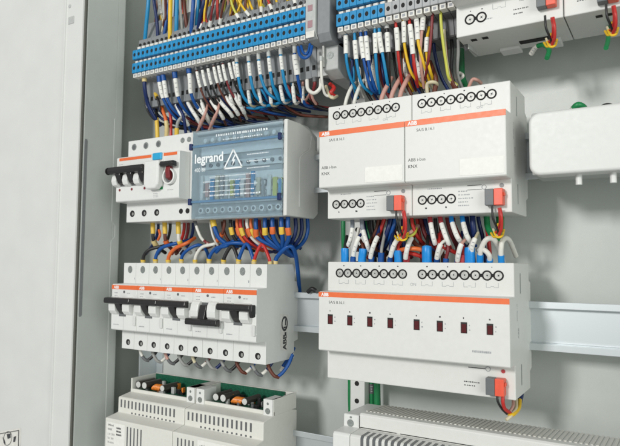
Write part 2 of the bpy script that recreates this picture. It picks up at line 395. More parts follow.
# eight channel actuator
W = 142.5
t = thing('actuator', (0,0,R2), 'wide white actuator with eight small dark red windows and sixteen terminals', 'actuator')
knx_body(t, W); side_marks(t, W)
stripe(t, .15, W-.15, 18.3, 22.0, 59.2, (2.6,))
xs = [10.6+7.45*i for i in range(8)]+[78.4+8.2*i for i in range(8)]
xs = [at(u,272,45)[0] for u in (340,348,356.7,365.4,375,384,393.4,402.7)]+[at(u,275,45)[0] for u in (422.4,432.6,443.1,453.7,464.7,475.5,487.2,498.6)]
screws(t, [(x, 36.4) for x in xs], 45.2, 3.35)
lx = [at(u,321,59)[0] for u in (330.5,350,370,390.5,416.8,440,464,490)]
for x in lx:
    fr = MB().box(x-2.1,x+2.1,58.9,59.5,-1.9,5.4).build('indicator_frame', 'black', t)
    MB().box(x-1.5,x+1.7,59.3,59.7,-1.5,4.2).build('red_window', 'led', fr)
g = MB(); text('SA/S 8.16.1', 3.0, 9, 59.25, 13.5, g)
for i in range(0,16,2): tiny(g, xs[i]+3, 45.25, 41.6, 1)
for x in lx: tiny(g, x-.6, 59.25, 7.5, 1, 1.1, 1.2)
for k in range(2): tiny(g, 108, 45.25, -36.5-2.4*k, 9-3*k)
g.box(111,123,45.1,45.3,-26.6,-26.0)
g.build('lettering', 'ink', t)
g = MB()
for i in range(0,16,2): bracket(g, xs[i]-.8, 45.25, 28.4, 8.4, 3.0)
for x in lx: tiny(g, x+3.4, 59.25, 0, 1, 1, 1); tiny(g, x+3.4, 59.25, 3, 1, 1, 1)
text('ON', 3, 69, 45.25, 28, g); tiny(g, 118, 59.25, -14, 14, .8, 1.6, .2)
g.build('grey_print', 'inkg', t)
MB().ring(124.5,-26.2,44.9,45.4,1.8,1.35).build('programming_ring', 'inkg', t)
MB().disc(134.5,-26.8,44.9,45.7,1.3).build('programming_button', 'redc', t)
bus_connector(124.4, R2-31.0, 'grey and red plug on the actuator with eight red windows')
# top right actuators, seen from below
def topknx(xo, W, xs, label, conn):
    t = thing('actuator', (xo,0,R0), label, 'actuator', 'white devices cut off by the top edge')
    knx_body(t, W, hz=44.4); side_marks(t, W)
    screws(t, [(x, -33.0) for x in xs], 45.2, 3.6)
    g = MB()
    for k in range(2): tiny(g, 40 if xs else 8, 45.25, -33-3*k, 8-3*k)
    for x in xs: tiny(g, x, 45.25, -27.5, 1)
    text('KNX', 3.4, 44 if xs else 30, 45.25, -27.5, g)
    g.build('lettering', 'ink', t)
    g = MB(); bracket(g, 26 if xs else 20, 45.25, -29, 9, 3.5); tiny(g, 20, 45.25, -35.5, 5)
    g.ring(52 if xs else 45, -26, 45.0, 45.3, 2.2, 1.8)
    g.build('grey_print', 'inkg', t)
    h = MB()
    for x in (xs or [20, 27]): h.box(x-2.2, x+1.8, 33, 37, -44.7, -44.45)
    h.box(W*.52, W*.8, 10, 16, -44.9, -44.45)
    h.each('cable_entry', 'hole', t)
    MB().box(W*.3, W*.5, -4, 8, -46.5, -44.2).box(W*.82, W*.9, -4, 10, -47, -44.2).each('rail_clip', 'whiteb', t, bevel=.5)
    return t
topknx(104.6, 71.5, [10.2, 18.2], 'white device at the top edge with two screw terminals and a grey and red plug', True)
topknx(176.4, 71.5, [], 'white device filling the top right corner of the photo', True)
bus_connector(160.5, 224.2, 'grey and red plug near the top edge, left of the corner device')
bus_connector(196.6, 219.5, 'grey and red plug at the top right corner')
# blank rounded cover
t = thing('blank_cover', (150,0,R1), 'white blank cover with rounded corners on the right of the upper actuators', 'cover')
MB().box(2,95,-6,30,-19,24).build('module_body', 'lgrey', t, bevel=1)
pts = []; x0, x1, z0, z1, rr_ = 3.2, 104, -21.5, 20.5, 7
for cx_, cz_, a0 in ((x1-rr_,z1-rr_,0),(x0+rr_,z1-rr_,90),(x0+rr_,z0+rr_,180),(x1-rr_,z0+rr_,270)):
    pts += [(cx_+rr_*math.cos(math.radians(a0+k*15)), cz_+rr_*math.sin(math.radians(a0+k*15))) for k in range(7)]
MB().xprism(pts, 30, 46).build('rounded_front', 'cover', t, bevel=1.8, seg=4)
MB().cyl((32,36,-28),(32,36,-20),2.0).cyl((52,36,-28),(52,36,-20),2.0).cyl((72,36,-28),(72,36,-20),2.0).each('peg', 'whiteb', t, bevel=.6)
# ------------------------------------------------------------------ circuit breakers (row 2)
XB = -235.4
def bprof(n=57.0, s_=43, h=(42.7,-41.5)):
    return [(-7,h[1]+16),(-1,h[1]+15),(-1,h[1]),(10,h[1]),(s_,h[1]),(s_,-22.4),(n-1,-22),(n,-21),(n,21),(n-1,22.2),(s_,22.6),(s_,h[0]),(10,h[0]),(-1,h[0]),(-1,h[0]-15),(-7,h[0]-16)]
def lever(t, x0, x1, zt, dt, tog, dz=5.0, ends=(0,0)):
    l = MB(); l.prism([(dt-5,zt),(dt,zt+.6),(dt+.6,zt+2.5),(dt,zt+dz-.4),(dt-5,zt+dz)], x0, x1)
    return l
def breaker(xo, label, state, group='two-module circuit breakers in the middle row'):
    t = thing('circuit_breaker', (xo,0,R2), label, 'circuit breaker', group)
    MB().prism(bprof(), .12, 34.88).build('housing', 'whiteb', t, bevel=.5, seg=3)
    MB().box(17.4,17.6,42.9,43.15,22.9,42.3).box(17.4,17.6,42.9,43.15,-41.2,-22.7).box(17.4,17.6,56.9,57.12,-21,-8).each('module_seam', 'lgrey', t)
    stripe(t, .12, 34.88, 17.2, 21.2, 57.05, (3.2,))
    h = MB(); hh = MB(); s_ = MB()
    for x in (9.2, 26.8):
        h.disc(x, 36.2, 42.6, 43.12, 3.1, 20, 3.6); hh.disc(x, -34.9, 42.6, 43.12, 2.9, 18); s_.disc(x+.9, -35.2, 43.0, 43.3, 1.2, 12, 1.7)
    h.each('upper_screw', 'screwd', t); lo = hh.each('lower_terminal', 'hole', t)
    for q_, k_ in zip(lo, s_.each('screw_head', 'screw', None)): k_.parent = q_  # small off-centre disc stands in for the crescent highlight on the recessed screw
    for x in ():
        pass
    # switch: two white cheeks each side of a black toggle, black tie bar
    zt = {'on': 3.6, 'off': -10.5}[state]
    ch = MB()
    prof = [(56.5,10.2),(60,10),(62,7),(63,2),(62.6,-3),(60,-6.0),(56.5,-7)]
    for x0, x1 in ((2.2,11.2),(21.0,30.5)): ch.prism(prof, x0, x1)
    ch.each('switch_cheek', 'whiteb', t, bevel=.9, seg=3)
    sl_ = MB().box(11.5,20.7,56.9,57.3,-8.5,(4 if state=='on' else 9)); sl_.build('switch_slot', 'dgrey', t)
    tg = MB().prism([(57,7 if state=='off' else 4),(61,7 if state=='off' else 4),(65,zt+4),(65,zt+1),(61,-2 if state=='on' else -7),(57,-6.5)], 12.3, 19.8)
    tg.build('toggle', 'black', t, bevel=.6)
    lv = lever(t, .1, 34.9 if state=='on' else 35.5, zt, 66.5, None, 6.2)
    if label.startswith('rightmost'): lv.prism([(62,zt-4),(66,zt-4.5),(67.5,zt+1),(66.8,zt+6),(62,zt+6)], 34.6, 38.0)
    lv.build('lever_bar', 'black', t, bevel=.7)
    MB().disc(17.5, 14.9, 56.8, 57.25, 1.25).build('test_mark', 'dgrey', t)
    MB().box(31.8,34.6,57.1,58.6,-16.5,-7.5).build('label_clip', 'cover', t, bevel=.6)
    g = MB(); 
    for k in range(2): tiny(g, 4.2, 57.15, 13.4-2.6*k, 4, .8, .9)
    tiny(g, 21.5, 57.15, 13.4, 4, .8, .9); tiny(g, 15.6, 43.15, 26.5, 1, 1.0, 2.2); tiny(g, 4, 57.15, -17, 6, .8, 1)
    g.build('printed_text', 'inkg', t)
    return t
names = ['leftmost of the five white breakers, black lever up, next to the grey cabinet flange', 'white breaker with lever up, second from the left in the middle row',
         'middle one of the five white breakers, black lever up', 'white breaker whose black lever is pushed down, fourth of the middle row', 'rightmost of the five white breakers, black lever up, grey side showing']
BR = [breaker(XB+35*i, names[i], 'off' if i == 3 else 'on') for i in range(5)]
# side of last breaker: approval label
L5 = BR[4]; sx_ = 34.95
lab = MB().add([V(sx_, d, z) for d, z in ((9.6,-33.5),(21.2,-32),(21.6,-.4),(9.8,-2))], [(0,1,2,3)]).build('approval_label', 'tag', L5)
g = MB()
n = 24; cc = (15.2,-9.5)
g.add([V(sx_+.1, cc[0]+k*math.cos(2*math.pi*i/n), cc[1]+k*1.35*math.sin(2*math.pi*i/n)) for k in (4.9,3.4) for i in range(n)], [(i,(i+1)%n,n+(i+1)%n,n+i) for i in range(n)])
g.add([V(sx_+.1, d, z) for d, z in ((12,-13.5),(17,-13.5),(17,-12),(12,-12))], [(0,1,2,3)]); g.add([V(sx_+.1, d, z) for d, z in ((13,-11),(14.5,-11),(14.5,-5.5),(13,-5.5))], [(0,1,2,3)])
g.add([V(sx_+.1, d, z) for d, z in ((12.4,-19),(15,-19),(15,-17),(12.4,-17))], [(0,1,2,3)])
text('ABB', 7.5, sx_+.1, 12.2, -32.2, g, ex=(0,0,1), ez=(0,1,0), bold=.04)
g.build('printed_mark', 'ink', lab)
# ------------------------------------------------------------------ residual current breaker (row 1 left)
XU = -234.0
t = thing('residual_current_breaker', (XU,0,R1), 'white multi-pole breaker with blue test button at upper left, beside the clear covered block', 'circuit breaker')
UH = (41.2,-41.0)
pU = bprof(57, 43, UH)
MB().prism(pU, .1, 84).build('housing', 'whiteb', t, bevel=.5, seg=3)
sp = [(-6,UH[1]+8),(2,UH[1]+2),(10,UH[1]),(43,UH[1]),(43,UH[0]),(10,UH[0]),(2,UH[0]-2),(-6,UH[0]-8)]
MB().prism(sp, 84.1, 87.5).build('end_module', 'whiteb', t, bevel=.4)
st_ = MB().box(4,48,56.9,57.2,18.4,21.2).build('orange_stripe', 'orange', t)
MB().box(64,81,56.9,57.2,18.4,21.2).build('orange_stripe', 'orange', t)
MB().box(50.8,62.5,56.6,58.6,15.5,22.0).build('test_button', 'btn', t, bevel=.5)
MB().box(63.0,64.2,56.8,57.5,14,22.2).build('button_rim', 'paper', t)
h = MB(); h2 = MB(); s2 = MB()
for x in (8.6,25.2,42.4): h.disc(x, 34.5, 42.6, 43.12, 3.4); h2.disc(x, -32.5, 42.6, 43.12, 3.3); s2.disc(x+.9, -32.8, 43, 43.3, 1.2, 12, 1.6)
for x in (74,82.2): h.disc(x, 34.8, 42.6, 43.12, 2.6); h2.disc(x, -32.5, 42.6, 43.12, 2.5)
hu = h.each('upper_terminal', 'screwd', t); hl = h2.each('lower_terminal', 'hole', t)
for q_, k_ in zip(hl, s2.each('screw_head', 'screw', None)): k_.parent = q_  # off-centre discs again put the highlight of each lower screw into the shape
g = MB()
for x in (8.6,25.2,42.4): g.disc(x-.3, 34.3, 43.1, 43.3, 1.9, 14, 2.3)
for q_, k_ in zip(hu, g.each('screw_head', 'dgrey', None)): k_.parent = q_
# white rounded motor part with round window
pts = [(48+17.5*0+ (8.5*math.cos(a)) +5, -3+9.5*math.sin(a)) for a in [i*2*math.pi/36 for i in range(36)]]
MB().xprism([(46,14),(46,-9),(50,-13),(61,-13),(64.5,-9),(65.5,-3),(65.5,14)], 56.8, 65).build('round_shoulder', 'whiteb', t, bevel=2.2, seg=4)
rw = MB(); rw.disc(73.5, -1.5, 56.9, 57.4, 6.6, 28, 8); rw.build('lever_well', 'dgrey', t)
MB().ring(73.5, -1.5, 57.0, 60.5, 7.6, 6.0, 28).build('well_rim', 'whiteb', t, bevel=.4)
MB().prism([(57,7),(61,8),(62,4),(61,-3),(57,-5)], 71, 76.2).build('toggle', 'maroon', t, bevel=.6)
MB().prism([(59,7),(64,7.4),(65.4,9.5),(64,12.2),(59,12)], 66.5, 83).build('lever_bar', 'black', t, bevel=.8)
ch = MB()
prof = [(56.5,5),(60,5),(62.5,3),(63.5,-2),(62,-6),(56.5,-8)]
for x0, x1 in ((0,6.5),(15,22),(30,37.5)): ch.prism(prof, x0, x1)
ch.each('switch_cheek', 'whiteb', t, bevel=1, seg=3)
MB().box(6.8,14.8,56.9,57.3,-7,6).box(22.2,29.8,56.9,57.3,-7,6).box(37.8,45,56.9,57.3,-7,6).each('switch_slot', 'dgrey', t)
tg = MB()
for x0 in (7.2,22.8,38.4): tg.prism([(57,5),(60,6),(65,6),(65,3),(61,-4),(57,-6)], x0, x0+6.6)
tg.each('toggle', 'black', t, bevel=.6)
MB().prism([(61.5,4.4),(66,4.8),(67.4,7.8),(66,11.5),(61.5,11)], -2.6, 46).cyl((-3.6,64.4,7.8),(-2.5,64.4,7.8),3.6).build('lever_bar', 'black', t, bevel=.8)
g = MB()
for x in (5.6,22.5,40): g.disc(x,-10.3,56.9,57.3,1.3,12)
g.each('status_dot', 'maroon', t)
MB().box(56,64,56.9,57.3,-12.8,-10.2).build('green_mark', 'green', t)
g = MB()
for k in range(4): tiny(g, 4, 57.15, 14.5-1.7*k, 6, .7, .7)
for k in range(3): tiny(g, 52, 57.15, -16.5-1.6*k, 6, .7, .7)
tiny(g, 70, 57.15, -14, 7, .7, .7); g.build('printed_text', 'inkg', t)
# ------------------------------------------------------------------ clear covered distribution block
XL = -146.0
t = thing('distribution_block', (XL,0,R1), 'distribution block under a bluish clear cover with a white warning triangle', 'distribution block')
pL = [(-6,-38),(0,-41),(40,-41),(40,-38),(36,-37),(36,37),(40,38),(40,41),(10,41),(-6,34)]
MB().prism(pL, .2, 105).build('base', 'lgrey', t, bevel=.5)
sidep = [(-7,-36),(0,-40.6),(44.5,-40.8),(44.5,40.8),(24,41),(8,38),(-2,30),(-2,22),(-7,20)]
MB().prism(sidep, 102.2, 105.8).build('side_panel', 'white', t, bevel=.8)
MB().prism(sidep, .0, 1.6).build('side_panel', 'white', t, bevel=.4)
# raised rib on the side, following the photo's bent line
rib = MB(); sweep(rib, catmull([(105.9,6,33),(105.9,7,26),(105.9,10,20),(105.9,22,13),(105.9,25,6),(105.9,25,-32)], 5), .8, 6); rib.build('side_rib', 'whiteb', t)
cb_ = MB()
for z0, z1 in ((-27,-14),(-8,0),(5,12),(18,26)): cb_.box(6, 100, 36.2, 38.4, z0, z1)
cb_.each('busbar', 'paper', t, bevel=.4)
wl = MB()
for k in range(16): wl.box(8+5.8*k, 11.5+5.8*k+random.uniform(-1,1), 38.4, 41, -22+random.uniform(-2,2), -6+random.uniform(-3,6))
for k, o_ in enumerate(wl.each('link_wire', 'whitew', t, bevel=.4)): o_.data.materials[0] = M[['whitew','pink','lblue','cream','greyw','whitew','ylg','lblue'][k%8]]
g = MB(); g2 = MB(); g3 = MB()
for k in range(11):
    x = 10+8.6*k
    g.disc(x, -33, 36.9, 42.3, 2.7, 16); g2.disc(x, -33, 42.3, 42.5, 1.5, 12)
    g.disc(x, -11, 38.4, 40.4, 2.3, 14) if k % 3 else None; g2.disc(x, 8.5, 38.4, 39.8, 1.8, 12)
    g.disc(x+2, 32, 36.9, 40.3, 2.0, 14); g3.box(x-2.5,x+2.5,38.4,39.6,-24,-17)
g.each('clamp_screw', 'paper', t); g2.each('screw_recess', 'dgrey', t); g3.each('clamp', 'screw', t)
cv = MB().prism([(44.6,-40.6),(46.2,-40.6),(46.2,-26.2),(44.6,-26.2)], 2, 102).prism([(44.6,-24),(46.8,-24),(46.8,25),(44.6,25)], 2, 102).prism([(44.6,27.2),(46.2,27.2),(46.2,40.6),(44.6,40.6)], 2, 102)
cvo = cv.build('clear_cover', 'clear', t, bevel=.3)
MB().box(2,102,44.4,47.2,-26.1,-24.1).box(2,102,44.4,47.2,25.1,27.1).each('cover_rib', 'bclear', t)
MB().box(98.8,101.8,45.5,48.6,-28,-22).box(98.8,101.8,45.5,48.6,23,29).box(-.6,2.4,45.5,48.6,-28,-22).box(-.6,2.4,45.5,48.6,23,29).each('cover_clip', 'navy', t, bevel=.5)
g = MB(); text('legrand', 11.6, 5.2, 47.0, 10.5, g, bold=.025, sx=1.0); text('400 88', 5.2, 5.5, 47.0, 2.2, g, sx=.9)
tri = (50,47.0,4.5)
def poly(mb, pts, d): mb.add([V(x,d,z) for x, z in pts], [tuple(range(len(pts)))])
for (ax, az), (bx, bz) in (((40.5,3),(60.5,3)),((60.5,3),(50.5,19.5)),((50.5,19.5),(40.5,3))):
    dx, dzz = bx-ax, bz-az; L = math.hypot(dx,dzz); nx, nz = -dzz/L*.75, dx/L*.75
    poly(g, [(ax-nx,az-nz),(bx-nx,bz-nz),(bx+nx,bz+nz),(ax+nx,az+nz)], 47.0)
poly(g, [(51.8,14.5),(48.8,9.4),(50.6,9.4),(49.2,4.6),(53,10.4),(51,10.4),(53.2,14.5)], 47.0)
for k, z in enumerate((-4,-8,-12.5,-17)): tiny(g, 16 if k%2 else 24, 47.0, z, 40, .9, 1.0, .55)
for z in (13,7,1): tiny(g, 66, 47.0, z, 18, .9, 1.1, .5)
tiny(g, 38, 46.4, 29, 22, 1.2, 1.2, .9); tiny(g, 30, 46.4, 33, 24, 1.5, 2.4, 1.0); tiny(g, 24, 47.0, -21, 40, 1.0, 1.6, .6)
g.build('white_print', 'inkw', cvo)
# ------------------------------------------------------------------ power supplies
def vents(mb, xs, d, z0, z1, w=1.3):
    for x in xs: mb.box(x, x+w, d-.5, d+.08, z0, z1)
def psu(xo, W, label, two):
    t = thing('power_supply', (xo,0,R3), label, 'power supply', 'slotted power supplies at the lower left')
    prof = [(-6,-41),(2,-45),(45,-49),(60,-30),(60,16.8),(46,19.2),(45.2,19.6),(45.2,33),(44,34),(30,36.2),(2,36),(-6,34)]
    MB().prism(prof, .2, W-.2).build('housing', 'beige', t, bevel=.8, seg=3)
    # open trough with circuit board on top
    rim = MB().box(.6, 2.4, -4, 30, 35.6, 49.4).box(W-10 if not two else W-3, W-.6, -4, 30, 35.6, 49.4).box(.6, W-.6, -5.5, -3.6, 35.6, 49.6).box(.6, W-.6, 28.4, 30.2, 35.0, 39.2)
    rim.build('board_rim', 'beige', t, bevel=.3)
    MB().box(2.5, W-11, -3.5, -1.8, 36.2, 49.2).box(2.5, W-11, -1.7, 28.2, 36.3, 37.3).build('circuit_board', 'pcb', t)
    c1 = MB(); c2 = MB(); x0 = 17 if two else 4
    for k, (dx, r) in enumerate(((4,3.5),(12.5,3.5),(37,3.1))):
        c1.cyl((x0+dx,6,43.2),(x0+dx,27,43.2), r, 18); c2.disc(x0+dx,43.2,27.0,27.3, r*.86, 18)
    cp = c1.build('capacitor', 'cap', t); c2.build('capacitor_end', 'capend', cp)
    cl = MB()
    for k in range(9): cl.cyl((x0+21.5+k*1.2,22,42.4),(x0+22.4+k*1.2,22,41.6),4.0,16)
    cl.build('copper_coil', 'coil', t)
    k2 = MB()
    for k in range(22):
        xx = x0+random.choice((8,16,30,42))+random.uniform(0,max(W-x0-58,6)); xx = min(xx, W-16); dd = random.uniform(1,24)
        k2.box(xx, xx+random.uniform(1.2,4), dd, dd+random.uniform(1.5,4), 37.4, 39.5+random.uniform(0,6))
    [o_.data.materials.__setitem__(0, M[random.choice(('dgrey','black','lgrey','black','coil'))]) for o_ in k2.each('component', 'dgrey', t)]
    tb = [(W-10.5, 9.5)] + ([(1.2, 9.5)] if two else [])
    for x, w in tb:
        b_ = MB().box(x, x+w, 14, 31.5, 35.4, 49.4).build('terminal_clamp', 'whiteb', t, bevel=.4)
        MB().disc(x+w*.5, 39.6, 31.2, 31.65, 2.6).disc(x+w*.5, 45.8, 31.2, 31.65, 1.1).build('clamp_hole', 'screwd', b_)
    v = MB(); vents(v, [4+5*k for k in range(int((W-9)/5))], 45.3, 24.3, 31.6, 1.9)
    for k in range(int((W-26)/5)): v.disc(20+5*k, 19.9+.35, 44.6, 45.5, 1.0, 10)
    v.build('vent_slot', 'dgrey', t)
    v = MB(); 
    vents(v, [30+4.5*k for k in range(5)] if not two else [6+4.4*k for k in range(5)], 60.05, -25, 12.5, 1.5)
    v.build('front_vent', 'dgrey', t)
    return t
p1 = psu(-235.6, 87.4, 'beige slotted power supply in the bottom left corner beside the cabinet flange', False)
p2 = psu(-148.1, 88, 'beige slotted power supply to the right of the one in the bottom left corner', True)
g = MB(); text('640mA', 2.8, 4, 60.1, 10, g, bold=.015); text('KNX', 2.8, 4, 60.1, 6, g, bold=.015); text('L N 230V', 2.5, 4, 60.1, 1.6, g); text('DC 30V', 2.5, 4, 60.1, -2.2, g); text('50-60Hz', 2.5, 4, 60.1, -6, g)
g.box(17,25,59.9,60.12,1.5,7.5) if False else None
for k in range(3): tiny(g, 16, 60.12, 8.5-3*k, 6, 1, 1.8, .2)
g.build('lettering', 'ink', p1)
flat('white_label', [(2.5,60.08,13.5),(27.5,60.08,13.5),(27.5,60.08,-22),(2.5,60.08,-22)], 'paper', p1)
flat('white_label', [(29.5,60.08,14.5),(84,60.08,14.5),(84,60.08,-22),(29.5,60.08,-22)], 'paper', p2)
g = MB(); text('LINE 230V~', 3.2, 32, 60.15, 8.5, g); g.build('lettering', 'ink', p2)
# right power supply
t = thing('power_supply', (14.5,0,R3), 'long white device at the bottom right with ridged top and thin black line', 'power supply')
nose = [(-6,-41),(2,-45),(45,-49),(62,-30),(62,40.5),(60.5,42),(45.2,42.6)]
MB().prism(nose+[(45,51),(44,51.6),(4,51),(-6,46)], .2, 14).build('terminal_section', 'whiteb', t, bevel=.6)
MB().disc(6.2,45.2,45.1,45.6,2.7).build('screw', 'screwd', t); MB().disc(6.4,49.5,45.1,45.5,.8).build('screw', 'screwd', t)
MB().prism(nose+[(46.2,43.5),(46.2,52.6),(44.8,53.8),(40,54),(4,51.6),(-6,48)], 14.3, 250).build('housing', 'white', t, bevel=.5)
MB().box(15,44,46.0,46.32,43.3,43.8).box(47,248,46.0,46.32,43.3,43.8).box(14.0,14.5,44,46.3,43,52).each('cover_gap', 'hole', t)
rg_ = MB()
for k in range(74): rg_.prism([(5,51.7),(39,53.9),(39,54.5),(5,52.3)], 16+3.1*k, 17.7+3.1*k)
rg_.build('top_ridge', 'beige', t, bevel=.25)
v = MB()
for k in range(46): v.prism([(50,42.5),(60.7,42.15),(62.15,40.6),(62.15,24),(61,24),(61,38),(59,40.5),(50,41)], 23+4.7*k, 25.3+4.7*k)
v.build('vent_slot', 'dgrey', t)
# ------------------------------------------------------------------ terminal blocks (top row)
def tblock(front, low, first):
    t = thing('terminal_block', (0,0,R0), 'x', 'terminal block')
    zl = -49 if low else -37
    prof = [(-6,-30),(0,zl+6),(6,zl),(30,zl),(31,-36),(33,-24),(40,-23),(44,-18.5),(46,-18),(46,5),(43,6),(42,18),(34,22),(30,40),(6,42),(-6,36)]
    MB().prism(prof, .1, 5.9).build('body', 'mat_grey' if front=='blueT' else 'dgrey', t, bevel=.25)
    MB().box(.05,5.95,43,50,-18.2,-8.3).build('lower_tier', front, t, bevel=.35)
    MB().box(.05,5.95,43,50,-4.4,5.0).build('upper_tier', front, t, bevel=.35)
    h = MB().disc(3,-13.4,49.7,50.12,1.5,12,1.9).disc(3,.2,49.7,50.12,1.5,12,1.9)
    h.disc(3,12.5,41.5,43.2,1.6,10)
    if low: h.box(1.6,4.4,30,31.0,-42.5,-38.5)
    else: h.box(1.6,4.4,30.5,31.3,-33,-30)
    h.each('test_hole', 'hole', t)
    tg_ = MB().box(.65,5.35,42,48.8,-22.6,-18.5).build('marker_tag', 'tag', t, bevel=.3)
    MB().box(1.9,4.3,48.7,48.9,-21.6,-19.6).box(2.4,3.0,48.75,48.95,-21.2,-20).build('printed_mark', 'inkg', tg_)
    MB().box(.8,5.2,42.5,44.4,8,10.2).box(1.2,4.8,43,47,-7.4,-5.2).each('bridge_tag', 'tag', t)
    return t
def tag_number(root, n):
    pass
proto = tblock('blueT', True, True); proto2 = tblock('blueT', False, True); proto3 = tblock('tgrey', False, True)
for k in range(34):
    o = proto if k == 0 else copy_tree(proto)
    o.location = V(-224+6*k, 0, R0); o['label'] = f'blue two-tier terminal block, {ordn(k)} from the left in the long strip'; o['group'] = 'blue terminal blocks in the long strip'
for k in range(7):
    o = proto2 if k == 0 else copy_tree(proto2)
    o.location = V(9+6*k, 0, R0); o['label'] = f'blue terminal block, {ordn(k)} from the left in the short strip'; o['group'] = 'blue terminal blocks in the short strip'
for k in range(9):
    o = proto3 if k == 0 else copy_tree(proto3)
    o.location = V(51+6*k, 0, R0); o['label'] = f'grey terminal block, {ordn(k)} to the right of the short blue strip'; o['group'] = 'grey terminal blocks beside the short blue strip'
# printed marks on every third tag of the long strip
t = thing('terminal_block', (-20,0,R0), 'grey terminal block with pinkish openings ending the long blue strip', 'terminal block')
MB().prism([(-6,-30),(0,-43),(30,-49),(31,-24),(46,-23),(50,-18),(50,18),(44,22),(30,40),(-6,36)], .1, 9.8).build('body', 'lgrey', t, bevel=.5)
MB().box(2.5,7,49.8,50.3,-14,-8).box(2.5,7,49.8,50.3,0,5).each('clamp_opening', 'pinkT', t)
MB().box(1,9,49.9,50.6,-22.5,-17.2).build('marker_tag', 'tag', t)
t = thing('end_stop', (-10,0,R0), 'tall dark grey end stop between the two blue terminal strips', 'end stop')
MB().prism([(-6,-26),(20,-27),(44,-26),(48,-20),(48,30),(30,44),(-6,40)], .2, 12).build('body', 'mat_grey', t, bevel=.8)
MB().box(12.1,16.5,-4,36,-22,36).build('rib', 'mat_grey', t, bevel=.8)
t = thing('end_clamp', (-12,0,R0-38), 'light grey clamp block with screw below the end stop', 'end clamp')
MB().prism([(-6,-14),(22,-13),(34,-8),(34,13),(28,16),(-6,14)], .3, 14).build('body', 'lgrey', t, bevel=.9)
MB().disc(7,4,33.8,34.4,3.0).build('clamp_screw', 'screwd', t)
MB().cyl((1.5,36,12),(1.5,36,-6),1.4).build('threaded_rod', 'screw', t)
t = thing('end_stop', (105,0,R0), 'dark end plate closing the short terminal strip on the right', 'end stop')
MB().prism([(-6,-30),(0,-38),(26,-48),(30,-44),(31,-24),(46,-18),(46,18),(30,40),(-6,36)], .1, 3.2).build('body', 'dgrey', t, bevel=.4)
MB().prism([(4,-46),(29,-48),(30.5,-24),(8,-22)], 3.3, 4.4).build('side_label', 'lgrey', t)
# ------------------------------------------------------------------ wires
# A: thick conductors coming down into the long blue strip
RA = 'above the long blue strip'
for col, r, pts in (('lblue',2.0,[(151,-40,44),(148.6,0,44),(146,28,40),(144.5,47,36)]),
    ('navy',1.7,[(150,-40,42),(154,0,42),(157,22,38),(158,43,34)]),
    ('blue',1.7,[(172,-30,36),(168.5,8,36),(165.5,28,35),(163.5,41,33)]),
    ('brown',1.2,[(164,-30,38),(165.5,15,38),(163.8,22,34),(162,38,28)]),
    ('yellow',2.1,[(171,-40,46),(170.5,0,46),(170,25,44),(170,45,40)]),
    ('lblue',2.0,[(178,-40,44),(177,0,44),(176.5,22,42),(176,41,38)]),
    ('whitew',1.3,[(178,-30,38),(180,5,38),(182,32,34)]),
    ('cream',1.0,[(157,-30,34),(160,8,34),(163,22,33),(161,36,32)]),
    ('brown',1.9,[(183,-40,36),(184,0,36),(186,20,34),(188,34,30)]),
    ('blue',1.9,[(195,-40,46),(193.5,0,46),(192,20,44),(191,38,40)]),
    ('lblue',1.7,[(200,-40,42),(198.5,0,42),(197,16,40),(196,34,36)]),
    ('navy',1.9,[(208,-40,48),(204,0,48),(200,18,44),(197,37,38)])):
    parts = [('ferrule',.93,1,1.12,'bei')] if col in ('lblue','yellow') else []
    if col == 'cream': parts = [('marker_sleeve',.45,.68,1.9,'paper')]
    wire(RA, col, pts, r, parts)
seq = ['red','brown','yellow','red','maroon','yellow','brown','red','ylg','brown','pink','brown','yellow','yellow','yellow','brown','yellow','yellow','ylg','yellow','brown','yellow','yellow','ylg','yellow','red','yellow','yellow','brown','yellow','ylg']
random.seed(11)
i = 0
for k in range(13, 34):
    x = -224+6*k+3
    for rep in range(2 if k%4 else 3):
        col = seq[i%len(seq)]; i += 1
        dx = random.uniform(-14, 12)+ (8 if k < 20 else -2)
        d0 = random.uniform(34, 52)-6*rep
        wire(RA, col, [(x+dx*1.6, d0, 330), (x+dx, d0, 300), (x+dx*.45+random.uniform(-2,2), d0-3, 276), (x+rep*.9, 41-7*rep, 262-2*rep), (x+rep*.9, 41-8*rep, 259)], .95+.25*random.random(),
             [('ferrule',.86,1,1.5,'paper' if k%2 else 'mat_grey')] , px=False)
for k in range(5):   # shorter loops hidden between the tall conductors
    x = -196+17*k
    wire(RA, ['blue','whitew','navy','blue','cream'][k], [(x+6,26,330),(x+3,24,295),(x+1,25,270),(x,28,258)], 1.3, px=False)
# above the short strip
RA2 = 'above the short blue strip'
for k in range(7):
    x = 12+6*k; wire(RA2, 'lblue' if k%2 else 'blue', [(x+4,34,330),(x+1,36,295),(x,36,262)], 1.1, px=False)
# B: conductors leaving the underside of the long strip
RB = 'hanging under the long blue strip'
def S_(a, b_): return ('marker_sleeve', a, b_, 1.35, 'paper')
wire(RB,'navy',[(144.3,78,42),(145,90,40),(148,104,34),(154,116,28),(161,126,20)],2.0,[('ferrule',.0,.07,1.25,'bei')])
for col,r,pts,a,b_ in (('blue',1.6,[(159,76,42),(160.5,88,40),(164,100,36),(171,112,28),(182,124,14)],.1,.40),
    ('blue',1.6,[(163,75,42),(165,87,40),(167,98,37),(174,110,30),(186,121,16)],.1,.42),
    ('blue',1.6,[(174.5,72,42),(176,84,40),(178,96,36),(183,107,30),(194,119,14)],.12,.44),
    ('blue',1.6,[(188.5,67,42),(190,80,40),(191,93,37),(196,105,30),(206,117,16)],.12,.46)):
    wire(RB,col,pts,r,[('ferrule',0,.11,1.55,'blue'),S_(a,b_)])
thin = [197.5,203,208.7,214.5,219,223.5,229.8,234.2]
